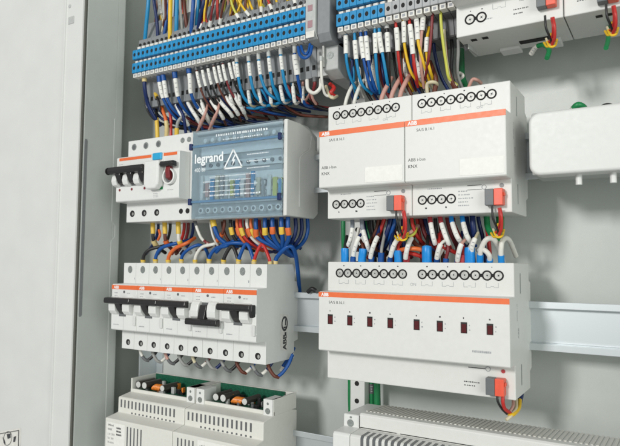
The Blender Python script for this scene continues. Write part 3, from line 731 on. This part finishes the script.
for k,u in enumerate(thin):
    v = 68-(u-197)*.27
    wire(RB,['brown','black_w','black_w','brown','black_w','maroon','black_w','black_w'][k],[(u-2,v-4,42),(u-.6,v+4,41),(u+2.2,v+17,38),(u+7,v+30,32),(u+15,v+42,22),(u+20,v+47,8)],1.0,[('ferrule',0,.10,1.7,'dgrey'),('marker_sleeve',.12,.36,1.5,'paper')])
# second layer of sleeved conductors rising behind
RC = 'slanting behind others below the long blue strip'
for col,a,b_ in (('blue',(172,97),(187,123)),('blue',(184,94),(199,121)),('red',(192,98),(207,118)),('whitew',(201,97),(208,119)),('brown',(208,94),(222,116)),('black_w',(214,92),(231,114)),('brown',(223,90),(237,112)),('whitew',(232,88),(243,110))):
    (u0_,v0_),(u1_,v1_) = a,b_
    wire(RC,col,[(u0_-7,v0_-22,24),(u0_-2,v0_-4,26),((u0_+u1_)/2-1,(v0_+v1_)/2,26),(u1_,v1_,20),(u1_+4,v1_+9,6)],1.2,[('marker_sleeve',.50,.82,1.6,'paper')])
for u0_,v0_,c in ((203,120,'pink'),(215,118,'pink')):
    wire(RC,c,[(u0_-6,v0_+12,18),(u0_-2,v0_+3,24),(u0_+2,v0_-6,26),(u0_+5,v0_-16,22)],1.3,[('marker_sleeve',.25,.6,1.35,'pink')])
for k,(c,u) in enumerate((('navy',165),('black_w',176),('navy',182),('blue',190),('black_w',199),('navy',205),('black_w',212),('maroon',219),('navy',226),('black_w',240),('brown',249))):
    wire(RC,c,[(u,80-(u-165)*.2,10),(u+2,94,8),(u+9+k%3,108,2),(u+20,116-(u-165)*.08,-14),(u+30,121,-28)],1.3)
# light blue conductors with pale ferrules
for k,(u,v,e) in enumerate(((237,60,(251,108)),(249,59,(263,106)),(259,57,(279,103)),(269,54,(281,105)),(281,52,(293,102)),(295,50,(305,107)))):
    du = e[0]-u
    wire(RB,'lblue' if k<5 else 'blue',[(u-.8,v-6,42),(u,v+6,41),(u+1.5+du*.05,v+22,38),(u+du*.45,v+36,32),(e[0],e[1]-3,22),(e[0]+10,e[1]-1,4)],1.35,[('ferrule',0,.11,1.35,'lgrey'),('marker_sleeve',.13,.30 if k<5 else .36,1.25 if k<5 else 2.0,'paper')])
for k,(u,v,e) in enumerate(((243,62,(256,106)),(254,60,(271,107)),(264,56,(284,106)),(275,54,(286,100)),(287,54,(296,99)))):
    wire(RC,'lblue',[(u,v+8,28),(u+2,v+20,28),((u+e[0])/2+2,v+34,24),(e[0],e[1]-3,14),(e[0]+14,e[1]-5,-4)],1.3)
RW = 'looping below the long blue strip'
for k,(a,b_,c,col) in enumerate((((229,92),(234,104),(244,101),'whitew'),((248,86),(252,106),(264,104),'cream'),((258,86),(263,105),(275,104),'whitew'),((270,84),(273,106),(286,100),'cream'),
    ((280,82),(285,103),(294,98),'whitew'),((293,82),(296,104),(304,96),'whitew'),((303,82),(304,102),(312,90),'pink'),((239,88),(242,107),(254,103),'whitew'))):
    wire(RW,col,[(*a,26),((a[0]+b_[0])/2-1,(a[1]+b_[1])/2,28),(*b_,22),(*c,6)],1.15,[('marker_sleeve',.12,.45,1.5,'paper')])
wire(RW,'blue',[(298,47,46),(300,55,49),(305,58,50),(310,54,49),(312,46,46)],1.3)
wire(RW,'blue',[(301,46,44),(303,52,47),(306,54,48),(309,50,46),(310,44,44)],1.2)
wire(RW,'whitew',[(321,56,40),(321.5,75,38),(323,88,34),(326,95,30),(333,97,26)],1.2,[('ferrule',0,.1,1.4,'lgrey')])
wire(RW,'whitew',[(307,80,34),(308,89,36),(314,93,37),(320,88,36),(321,79,34)],1.6)
wire(RW,'maroon',[(314.5,77,32),(314.5,86,31),(311,97,24),(317,104,10)],1.5,[('ferrule',0,.12,1.3,'dgrey')])
wire(RW,'pink',[(311,92,30),(313,99,26),(316,104,20)],1.2)
wire(RW,'red',[(330,84,22),(334,88,24),(331,93,26),(336,97,20)],1.8)
wire(RW,'cream',[(326,86,24),(329,95,28),(333,98,28),(337,96,20)],1.3)
for k,(c,pts) in enumerate((('lblue',[(262,107,16),(275,104,20),(288,100,18),(298,96,8)]),('blue',[(252,112,10),(266,108,14),(281,104,12),(296,101,2)]),('lblue',[(240,104,14),(250,108,18),(262,107,14),(276,100,4)]))):
    wire('lying across below the long blue strip',c,pts,1.5)
# coloured conductors into the top of the residual current breaker
RU = 'on top of the blue-button breaker'
wire(RU,'black_w',[(157.5,138,24),(157,124,25),(156,108,22),(153,97,10)],1.7,[('ferrule',0,.34,1.25,'yel')])
wire(RU,'orangew',[(166.5,138,24),(166.3,122,27),(161,105,26),(157,92,18)],1.8,[('ferrule',0,.28,1.2,'bei'),('cable_marker',.72,.84,1.35,'yel')])
wire(RU,'greyw',[(176.5,137,24),(178,122,26),(187,114,22),(198,112,10)],1.7,[('ferrule',0,.22,1.3,'yel')])
wire(RU,'black_w',[(160,110,30),(158,100,32),(155,92,28),(151,84,18)],1.2,[('cable_marker',.3,.5,1.8,'yel')])
wire(RU,'red',[(171,136,22),(170,112,22),(163,99,20),(160,86,14)],1.6)
wire(RU,'navy',[(186,134,20),(183,115,26),(176,104,26),(166,93,20)],1.6)
# C: conductors under the short strip
RS = 'hanging under the short strip'
CW = [('lblue',[(345.5,26,42),(346,42,40),(346.5,60,38),(350,76,32),(356,89,24)],.14,.42),('lblue',[(354,24,42),(355,42,41),(357,64,38),(362,84,32),(372,94,22)],.22,.46),
 ('blue',[(360,23,42),(361.5,42,41),(365,66,38),(371,88,30),(378,94,20)],.18,.45),('blue',[(365,22,42),(366.5,42,41),(369,66,38),(375,88,28),(380,94,18)],.18,.48),
 ('lblue',[(374.5,20,42),(375.3,40,41),(376,60,38),(377.5,78,32),(380,93,22)],.18,.44),('lblue',[(378.5,19,42),(380,40,41),(384,62,38),(387,80,32),(389,92,22)],.18,.44),
 ('black_w',[(386.5,20,42),(387.5,40,41),(388.5,58,38),(389,74,32),(390,90,22)],.18,.44)]
for c,pts,a,b_ in CW: wire(RS,c,pts,1.25,[('ferrule',0,.12,1.5,'lgrey'),('marker_sleeve',a,b_,1.6,'paper')])
CW = [('red',[(394,12,42),(396.5,30,42),(398,52,38),(400,70,32),(403,88,22)],.22,.5),('yellow',[(403,9,42),(404,28,42),(405,48,38),(411,72,32),(422,86,20)],.16,.40),
 ('red',[(408,9,42),(411,34,42),(413.5,58,38),(416,74,32),(418,87,20)],.2,.54),('yellow',[(415,7,42),(417,26,42),(418.5,44,40),(424,64,34),(430,82,22)],.12,.42),
 ('pink',[(424,5,42),(422.5,26,42),(420.5,48,38),(421,66,34),(424,88,22)],.14,.3),('yellow',[(430,20,34),(427,40,38),(427,56,36),(430,70,32),(434,82,22)],.3,.5)]
for c,pts,a,b_ in CW: wire(RS,c,pts,1.15,[('ferrule',0,.12,1.7,'mat_grey'),('marker_sleeve',a,b_,1.7,'paper')])
wire(RS,'maroon',[(433,3,42),(432,22,42),(430.5,42,40),(428,62,36),(425,80,24)],1.1,[('ferrule',0,.12,1.6,'maroon')])
wire(RS,'ylg',[(440.5,2,42),(441,22,42),(443,42,40),(446,62,36),(449,78,32),(457,85,24)],1.1,[('ferrule',0,.1,1.8,'dgrey')])
wire(RS,'cream',[(444,30,34),(445,50,36),(447,66,34),(450,80,30),(456,86,26)],1.4)
for k,(c,u) in enumerate((('yellow',407),('maroon',410),('red',414),('whitew',419),('yellow',423),('cream',427),('orangew',400),('brown',405),('black_w',396),('whitew',416),('lblue',352),('whitew',358),('blue',370),('whitew',365),('navy',383),('whitew',375))):
    wire('far behind, above the upper actuators',c,[(u-6,30,14),(u-3,50,20),(u+random.uniform(-2,4),70,24),(u+2,87-(u-350)*.08,20),(u+6,98-(u-350)*.12,12)],1.0,[('marker_sleeve',.5,.78,1.5,'paper')] if c in('whitew','blue','yellow') else [])
RT = 'plugged into the upper actuators'
for u,v,c,du in ((345,104,'whitew',5),(354,102,'whitew',5),(381,100,'pink',6),(391,97.5,'pink',6),(400,95.5,'pink',6)):
    wire(RT,c,[(u-1,v+10,30),(u+1,v-3,31),(u+du,v-14,28),(u+du+5,v-22,20)],1.8 if c=='pink' else 1.5,[('ferrule',0,.2,1.25,'mat_grey' if c=='whitew' else 'pink')])
wire(RT,'cream',[(428,98,26),(427,85,29),(432,82,30),(437,84,26),(434,90,20)],1.4)
wire(RT,'brown',[(434,96,24),(436,80,26),(433,70,24),(430,62,18)],1.8)
wire(RT,'brown',[(460,94,22),(453,84,28),(450,76,30),(447,66,26)],1.6)
wire(RT,'pink',[(467,92,20),(472,80,22),(477,80,20),(481,83,12)],1.3)
wire(RT,'whitew',[(458,80,10),(463,76,12),(459,73,10),(455,78,6)],1.3)
wire('on the back plate above the upper actuators','green',[(461,50,-30),(461.5,64,-22),(462,76,-14),(466,88,-6)],2.6,cat='bus_cable')
# D: between the residual breaker / distribution block and the breakers
RD = 'looping into the five breakers'
bt = lambda i: (XB+9.2+17.5*i)
def arc(i, j, c, h, r=1.7, pend=None):
    x0 = bt(i); x1 = bt(j)
    if pend is None: h += random.uniform(-1.5,1.5); pts = [(x0,26,39),(x0+1,27,48),((x0+x1)/2+random.uniform(-1.5,1.5),26,50+h),(x1-1,27,48),(x1,26,39)]
    else: pts = [(x0,26,39),(x0+1,27,49),(x0+8,26,50+h)]+list(pend)
    fe = .13 if pend is None else .11
    parts = [('ferrule',0,fe,1.35,'bei'),('cable_marker',fe,fe+.035,1.45,'yel')]+([('ferrule',.87,1,1.35,'bei')] if pend is None else [])
    wire(RD, c, pts, r, parts, px=False)
P = lambda u,v,d: at(u,v,d)
arc(0,0,'black_w',6,1.7,[P(163,246,20),P(172,243,8)])
arc(1,0,'blue',8,1.8,[P(178,243,22),P(190,240,10)])
arc(2,0,'orangew',7,1.8,[P(187,243,24),P(195,238,12)])
arc(3,0,'blue',6,1.6,[P(199,245,22),P(206,250,16),P(210,262,8)])
arc(4,0,'whitew',8,1.6,[P(214,244,24),P(222,240,10)])
arc(5,0,'blue',7,1.7,[P(226,246,26),P(236,240,22),P(250,240,14)])
arc(6,7,'black_w',9); 
arc(7,8,'blue',10)
arc(8,9,'red',9,1.5)
wire(RD,'blue',[(bt(9)+2.5,22,38),(bt(9)+3.5,22,48)]+[at(*q_) for q_ in ((288,246.5,22),(294.5,251,16),(297.5,268,2),(300,296,-12))],1.9,[('ferrule',0,.09,1.3,'bei')],px=False)
RE = 'under the clear covered distribution block'
for u,c,mid in ((152.5,'black_w','bei'),(164.5,'brown','orangew'),(178,'whitew','yel')):
    wire('under the blue-button breaker',c,[(u,219,24),(u+.5,230,25),(u+1,240,24),(u+5,247,18),(u+13,253,4)],1.8,[('ferrule',0,.33,1.3,'yel'),('cable_marker',.48,.62,1.5,mid)])
for u,c in ((170,'black_w'),(184,'red'),(188,'maroon'),(158,'navy'),(193,'navy')):
    wire('under the blue-button breaker',c,[(u,216,10),(u,230,10),(u-4,243,6),(u-12,254,-4)],1.6)
wire('under the blue-button breaker','orangew',[(158,240,28),(160,235,30),(159,230,28)],1.3)
wire(RE,'whitew',[(194,218,30),(198,231,31),(203,240,28),(213,245,22),(228,246,10)],1.4,[('ferrule',0,.18,1.2,'dgrey'),('cable_marker',.5,1,1.02,'maroon')])
wire(RE,'blue',[(212,216,30),(215,229,31),(220,239,28),(232,246,20),(246,244,8)],2.1,[('ferrule',0,.22,1.35,'yel')])
wire(RE,'whitew',[(210,222,28),(213,236,28),(218,246,22)],1.1)
wire(RE,'blue',[(216,252,24),(224,245,26),(238,243,24),(256,246,16),(270,246,6)],2.0)
for k,(u,c) in enumerate(((224,'brown'),(230.5,'black_w'),(237,'orangew'),(240.5,'red'),(247,'whitew'),(251,'orangew'))):
    e = (-9 if k == 0 else 7+k*1.0)
    wire(RE,c,[(u,215,28),(u+.2,226,29),(u+e*.4,237,26),(u+e*1.4,246,18),(u+e*3,251,4)],1.5,[('cable_marker',.24,.38,1.5,'yel' if k%2 else 'orangew')])
for k,u in enumerate((256,265,272.5,281.5,288)):
    wire(RE,'blue',[(u,214,30),(u,228,31),(u+2-k*.3,238,28),(277+k*2.2,248,20),(291+k,256,8)],1.9,[('cable_marker',.24,.36,1.35,'yel' if k%2 else 'orangew')])
for k,u in enumerate((295,301,307)):
    wire(RE,'navy' if k<2 else 'blue',[(u,214,16-5*k),(u+.8,230,16-5*k),(u-3,241,16-4*k),(u-12,249,14-3*k),(u-26,252,6)],1.7)
for k,(u,c) in enumerate(((245,'red'),(259,'red'),(268,'navy'),(234,'navy'),(276,'navy'),(222,'brown'),(285,'navy'))):
    wire(RE,c,[(u,212,12),(u+1,228,12),(u+6,240,10),(u+16,249,2)],1.5)
# E: between upper actuators and the wide one
RK = 'above the eight-window actuator'
def cup(u, c, r=2.6, extra=None, rcol='cup', top=None):
    return wire(RK,c,[(u,270,28),(u,259,29),(u+top[0],top[1],29),(u+top[2],top[3],top[4])],1.3,[('ferrule',0,(.42 if extra is None else extra)*.98,r/1.3*(1.12 if r>2.5 else 1.05),rcol)])
cup(345,'black_w',2.9,.55,top=(0,247,2,236,20)); cup(353,'whitew',2.2,.3,'blue',(2,244,6,228,24)); cup(362,'brown',2.9,.5,top=(1,247,-4,236,20)); cup(371.5,'navy',2.2,.3,'blue',(2,246,9,226,22)); cup(381,'greyw',2.4,.4,'blue',(1,247,5,228,22))
cup(390,'navy',2.0,.25,'blue',(1,244,4,228,20)); cup(398.5,'red',2.9,.5,top=(0,246,7,236,20)); cup(407,'red',2.1,.3,'redc',(2,244,8,226,20)); cup(427,'black_w',3.4,.55,top=(0,247,1,236,18)); 
cup(470,'whitew',3.4,.55,top=(0,247,4,240,18)); cup(437,'red',2.0,.3,'blue',(3,246,2,234,22)); cup(446,'maroon',2.0,.25,'blue',(2,246,-6,232,20)); cup(457.5,'navy',2.0,.25,'blue',(2,246,5,232,20)); cup(463,'red',2.0,.3,'redc',(0,246,-8,226,18))
def slv(pts, c, fc, a=.2, b_=.75, r=1.15, k=1.6):
    wire(RK,c,pts,r,[('ferrule',0,a,1.5,fc),('marker_sleeve',a,b_,k,'paper')])
slv([(351.5,214,24),(352.5,226,27),(350,240,28),(345,252,24)],'red','gcol',.36,.8)
slv([(361.5,214,26),(362.5,228,29),(367,244,31),(370,252,26)],'black_w','gcol',.42,.95)
slv([(354,262,28),(353.5,254,30),(357,241,32),(361,234,28)],'navy','blue',.2,.85)
slv([(370.5,262,28),(371,254,32),(375,242,34),(379,234,28)],'brown','blue',.15,.85)
slv([(390,262,28),(391,254,32),(395,243,34),(401,236,26)],'black_w','blue',.2,.88)
slv([(405.5,264,28),(406,254,34),(409,243,35),(413,236,26)],'red','redc',.2,.85)
slv([(429.5,212,26),(430.5,222,29),(434,240,30),(438,250,22)],'red','redc',.28,.78)
slv([(439.5,212,26),(441,222,29),(447,240,31),(452,250,22)],'red','redc',.28,.78)
slv([(450.5,211,26),(452,222,29),(458,238,31),(466,246,20)],'blue','cup',.28,.80)
slv([(461.5,211,26),(463,222,29),(468,238,31),(476,246,20)],'blue','cup',.28,.80)
slv([(436.5,264,28),(437.5,254,33),(441,244,35),(447,241,30),(453,250,22)],'whitew','blue',.15,.5)
slv([(457.5,264,28),(458,256,33),(461,245,35),(465,240,30)],'pink','redc',.15,.75)
slv([(471,254,30),(472,246,33),(475,239,33),(478,233,26)],'cream','paper',.1,.6)
for c,pts,r in (('whitew',[(480,262,28),(481,250,32),(486,240,34),(493,239,32),(499,248,24),(503,262,10)],1.9),('whitew',[(490,262,28),(489,255,32),(484,250,32),(478,250,26)],1.8),
    ('whitew',[(501.5,263,28),(501,250,31),(503,240,30),(509,240,22),(516,256,2)],1.8),('whitew',[(436,262,26),(444,248,28),(450,243,26)],1.2)):
    wire(RK,c,pts,r,[('ferrule',0,.12,1.25,'cup')])
for c,pts,r in (('red',[(386,214,22),(380,232,22),(374,247,18),(368,258,10)],1.6),('brown',[(380,214,18),(376,232,18),(366,246,16),(356,250,10)],1.7),('navy',[(392,214,22),(388,230,24),(381,246,22),(373,256,12)],2.0),
    ('navy',[(397,214,16),(392,232,18),(384,250,14)],1.7),('blue',[(396,214,22),(393,228,24),(387,242,20),(378,252,10)],1.5),('brown',[(358,250,20),(366,244,26),(376,249,22),(386,256,14)],1.7),('orangew',[(398,251,28),(406,249,31),(418,249,31),(430,253,24)],1.7),('red',[(396,256,24),(408,253,28),(420,256,26),(432,260,18)],1.6),
    ('maroon',[(420,214,14),(424,232,14),(432,246,12),(444,256,6)],1.7),('maroon',[(446,212,16),(450,230,16),(456,244,14),(462,256,6)],1.7),('red',[(436,240,26),(443,247,28),(452,251,26),(462,256,20)],1.5),
    ('navy',[(472,212,24),(473,224,26),(474,236,24),(470,246,16)],2.1),('navy',[(466,212,20),(468,226,20),(470,238,18)],1.6),('maroon',[(388,214,14),(396,232,14),(404,248,10),(412,258,4)],1.6),
    ('black_w',[(371,214,16),(372,230,16),(378,244,12),(388,254,4)],2.0),('black_w',[(376,214,12),(380,230,14),(382,244,12),(378,256,6)],2.2),('green',[(366,214,10),(368,230,12),(374,246,10),(382,256,4)],1.7),
    ('pink',[(398,240,26),(404,236,28),(412,232,26),(418,226,18)],1.8),('brown',[(412,240,22),(418,246,24),(428,250,20),(438,258,12)],1.8),('red',[(411,214,24),(413,226,26),(417,236,24),(424,244,16)],1.4)):
    wire(RK,c,pts,r)
# F: short bent ends under the breakers
RF = 'sticking out below the five breakers'
fc = ['whitew','greyw','pink','greyw','cream','greyw','greyw','brown','greyw','brown']
for i in range(10):
    x = bt(i)
    wire(RF, fc[i], [(x-3,26,-38),(x,27,-46),(x+5,26,-53),(x+7.5,22,-55)], 1.5, [('ferrule',.62,1,1.05,'dgrey')] if i%2 == 0 else [], px=False)
    wire(RF, ['black_w','navy','black_w','black_w','maroon','navy','black_w','blue','navy','blue'][i], [(x+6,23,-55),(x+10,20,-51),(x+13.5,16,-44),(x+15,12,-36)], 1.5, [('ferrule',.0,.3,1.05,'whitew')] if i in (1,4,7,8) else [], px=False)
wire(RF,'blue',[(281,371,14),(284,365,12),(290,356,4),(294,348,-4)],1.6,[('ferrule',0,.15,1.1,'whitew')])
# G: bus cables and plugs
RG = 'hanging from'
def bus(u, v, place, ex=0):
    wire(place,'black_w',[(u,v-2,50),(u+1,v+10,50),(u+5,v+20,46),(u+7,v+27,42)],.8,cat='bus_wire')
    wire(place,'red',[(u+8,v,50),(u+9.5,v+9,51),(u+9.5,v+20,48),(u+7,v+27,44)],1.05,cat='bus_wire')
    wire(place,'red',[(u+6.5,v,49),(u+8,v+10,49),(u+7,v+19,46),(u+3,v+26,42)],.8,cat='bus_wire')
    wire(place,'yellow',[(u+2,v+24,42),(u+5,v+29,44),(u+10,v+28,43),(u+12,v+22,34)],.8,cat='bus_wire')
    wire(place,'cream',[(u+1,v+21,40),(u+4,v+27,43),(u+8,v+26,42),(u+9,v+17,32)],.75,cat='bus_wire')
    wire(place,'yellow',[(u-1,v+25,38),(u+2,v+29,41),(u+6,v+26,40),(u+6,v+16,28)],.75,cat='bus_wire')
bus(545,17.5,'below the plug near the top edge'); wire('curling behind the plug near the top edge','green',[(531,54,10),(536,47,14),(544,45,18),(549,50,24),(547,58,30)],1.7,[('marker_sleeve',0,.25,1.05,'whitew')],cat='bus_cable')
bus(606,6,'below the plug at the top right corner'); wire('behind the plug at the top right corner','green',[(612,20,10),(609,30,16),(608,40,24),(606,48,34)],1.5,cat='bus_cable')
bus(492,208,'below the plug of the right upper actuator'); 
wire('behind the plug of the right upper actuator','green',[(486,200,12),(486.5,215,14),(488,228,16),(494,238,22)],2.2,cat='bus_cable')
wire('behind the plug of the right upper actuator','green',[(499,200,6),(500,215,8),(500,228,12),(497,238,22)],3.0,cat='bus_cable')
bus(396,211,'below the plug of the left upper actuator'); wire('behind the plug of the left upper actuator','green',[(410,205,10),(412,222,14),(414,234,18),(408,240,26)],2.3,cat='bus_cable')
wire('behind the plug of the left upper actuator','ylg',[(404,232,30),(409,236,32),(415,233,28),(417,225,18)],1.0,cat='bus_wire')
wire('below the plug of the eight-window actuator','black_w',[(497,395,49),(498,402,49),(502,409,46),(507,414,42)],.8,cat='bus_wire')
wire('below the plug of the eight-window actuator','red',[(503,395,49),(503,403,49),(505,409,46),(510,413,40)],1.2,cat='bus_wire')
wire('below the plug of the eight-window actuator','yellow',[(520,400,16),(519,408,26),(514,414,38),(509,416,42)],1.3,cat='bus_wire')
wire('below the plug of the eight-window actuator','cream',[(516,398,20),(516,408,30),(512,415,40),(506,420,44)],1.2,cat='bus_wire')
wire('below the plug of the eight-window actuator','pink',[(513,398,26),(513,406,34),(509,412,40),(507,410,42)],1.0,cat='bus_wire')
wire('behind the plug of the eight-window actuator','navy',[(521,388,4),(520,396,8),(518,404,16),(515,410,24)],2.4,cat='bus_cable')
wire('running down beside the white perforated post','green',[(343.5,214,-12),(343.5,240,-12),(345,300,-20),(349.5,370,-24),(350,400,-24),(351,430,-24)],1.9,cat='bus_cable')
wire('to the right of the white perforated post','green',[(377,360,-26),(377,385,-26),(377.5,410,-26),(378,440,-26)],2.9,cat='bus_cable')
wire('to the right of the white perforated post','green',[(371.5,360,-30),(371.5,385,-30),(372,410,-30),(372,440,-30)],2.2,[('marker_sleeve',.3,.42,1.05,'dgrey'),('marker_sleeve',.6,.7,1.05,'dgrey')],cat='bus_cable')
wire('behind the blank cover','green',[(572,118,16),(573,110,18),(578,105,20),(584,108,16),(586,116,10)],2.2,[('marker_sleeve',0,.3,1.15,'whitew')],cat='bus_cable')
wire('behind the blank cover','black_w',[(596,118,16),(602,108,20),(610,106,20),(618,112,14)],1.9,cat='bus_cable')
wire('above the middle rail beside the eight-window actuator','black_w',[(308,292,2),(312,289,3),(316,291,2)],2.0,cat='bus_cable')
# dense dark conductors filling the space behind the visible ones
random.seed(5)
RX = 'deep behind the wiring below the long blue strip'
for k in range(26):
    x = -232+7.4*k+random.uniform(-3,3); c = ['black_w','navy','navy','black_w','brown','navy','maroon','black_w','blue'][k%9]; q = random.uniform(-1,1)
    wire(RX,c,[(x,24,226),(x+2+q,26,206),(x+7+3*q,20,192),(x+19+5*q,6+6*q,183+3*q),(x+38,-12,181+4*q)],1.35,px=False)
RX = 'deep behind the wiring above the long blue strip'
for k in range(30):
    x = -222+6.8*k+random.uniform(-2,2); c = ['brown','black_w','yellow','maroon','navy','brown','ylg','red','black_w','whitew','yellow','brown'][k%12]; q = random.uniform(-8,8)
    wire(RX,c,[(x+q*1.4,20,335),(x+q,22,305),(x+q*.3,26,280),(x,29,262)],1.15,px=False)
RX = 'deep behind the wiring under the short strip'
for k in range(15):
    x = 8+6.6*k+random.uniform(-2,2); c = ['navy','black_w','brown','navy','maroon','black_w','greyw','brown'][k%8]; q = random.uniform(-1,1)
    wire(RX,c,[(x,24,224),(x+1,24,206),(x+4*q,18,188),(x+5+6*q,12,172),(x+6+6*q,10,160)],1.3,px=False)
RX = 'deep behind the wiring above the eight-window actuator'
for k in range(14):
    x = 12+8*k+random.uniform(-3,3); c = ['navy','black_w','brown','maroon','black_w','navy','red'][k%7]; q = random.uniform(-1,1)
    wire(RX,c,[(x,12,90),(x+3*q,14,76),(x+8*q,12,60),(x+10*q,10,40)],1.5,px=False)
# ---- labels: every wire gets its colour, its sleeve and its order from the left
from collections import defaultdict
gr = defaultdict(list)
for w in WIRES: gr[(w[0], w[1], w[2], w[5])].append(w)
gr = dict(gr)
for (reg, c, has, cat), L in gr.items():
    L.sort(key=lambda w: w[3]); nm = {'wire':'wire','bus_wire':'thin wire','bus_cable':'cable sheath'}[cat]
    for k, w in enumerate(L):
        pos = '' if len(L) == 1 else (f', {ordn(k)} from left')
        tag(w[4], f"{'' if has else ('plain ' if (reg, c, 'with a white marker sleeve', cat) in gr else '')}{CN[c]} {nm}{' with white sleeve' if has else ''} {reg}{pos}", 'cable' if cat == 'bus_cable' else 'wire', 'wires '+reg)
# ------------------------------------------------------------------ light
def area(name, pos, tgt, size, power, col, sy=None):
    l = bpy.data.lights.new(name, 'AREA'); l.energy = power; l.color = col; l.shape = 'RECTANGLE'; l.size = size; l.size_y = sy or size
    o = bpy.data.objects.new(name, l); COL.objects.link(o); o.location = pos
    o.rotation_euler = (Vector(tgt)-Vector(pos)).to_track_quat('-Z','Y').to_euler(); return o
area('window_light', (-.26, -1.9, .60), (.05, 0, .08), .28, 20.5, (1,.985,.965), .28)
area('room_light', (1.9, -1.5, .25), (.05, 0, 0), 1.3, 23, (.94,1,.93))
w = bpy.data.worlds.new('World'); sc.world = w; w.use_nodes = True
w.node_tree.nodes['Background'].inputs[0].default_value = (.95,.99,.965,1); w.node_tree.nodes['Background'].inputs[1].default_value = .38
sc.view_settings.view_transform = 'Standard'; sc.view_settings.look = 'None'; sc.view_settings.exposure = 0; sc.view_settings.gamma = 1
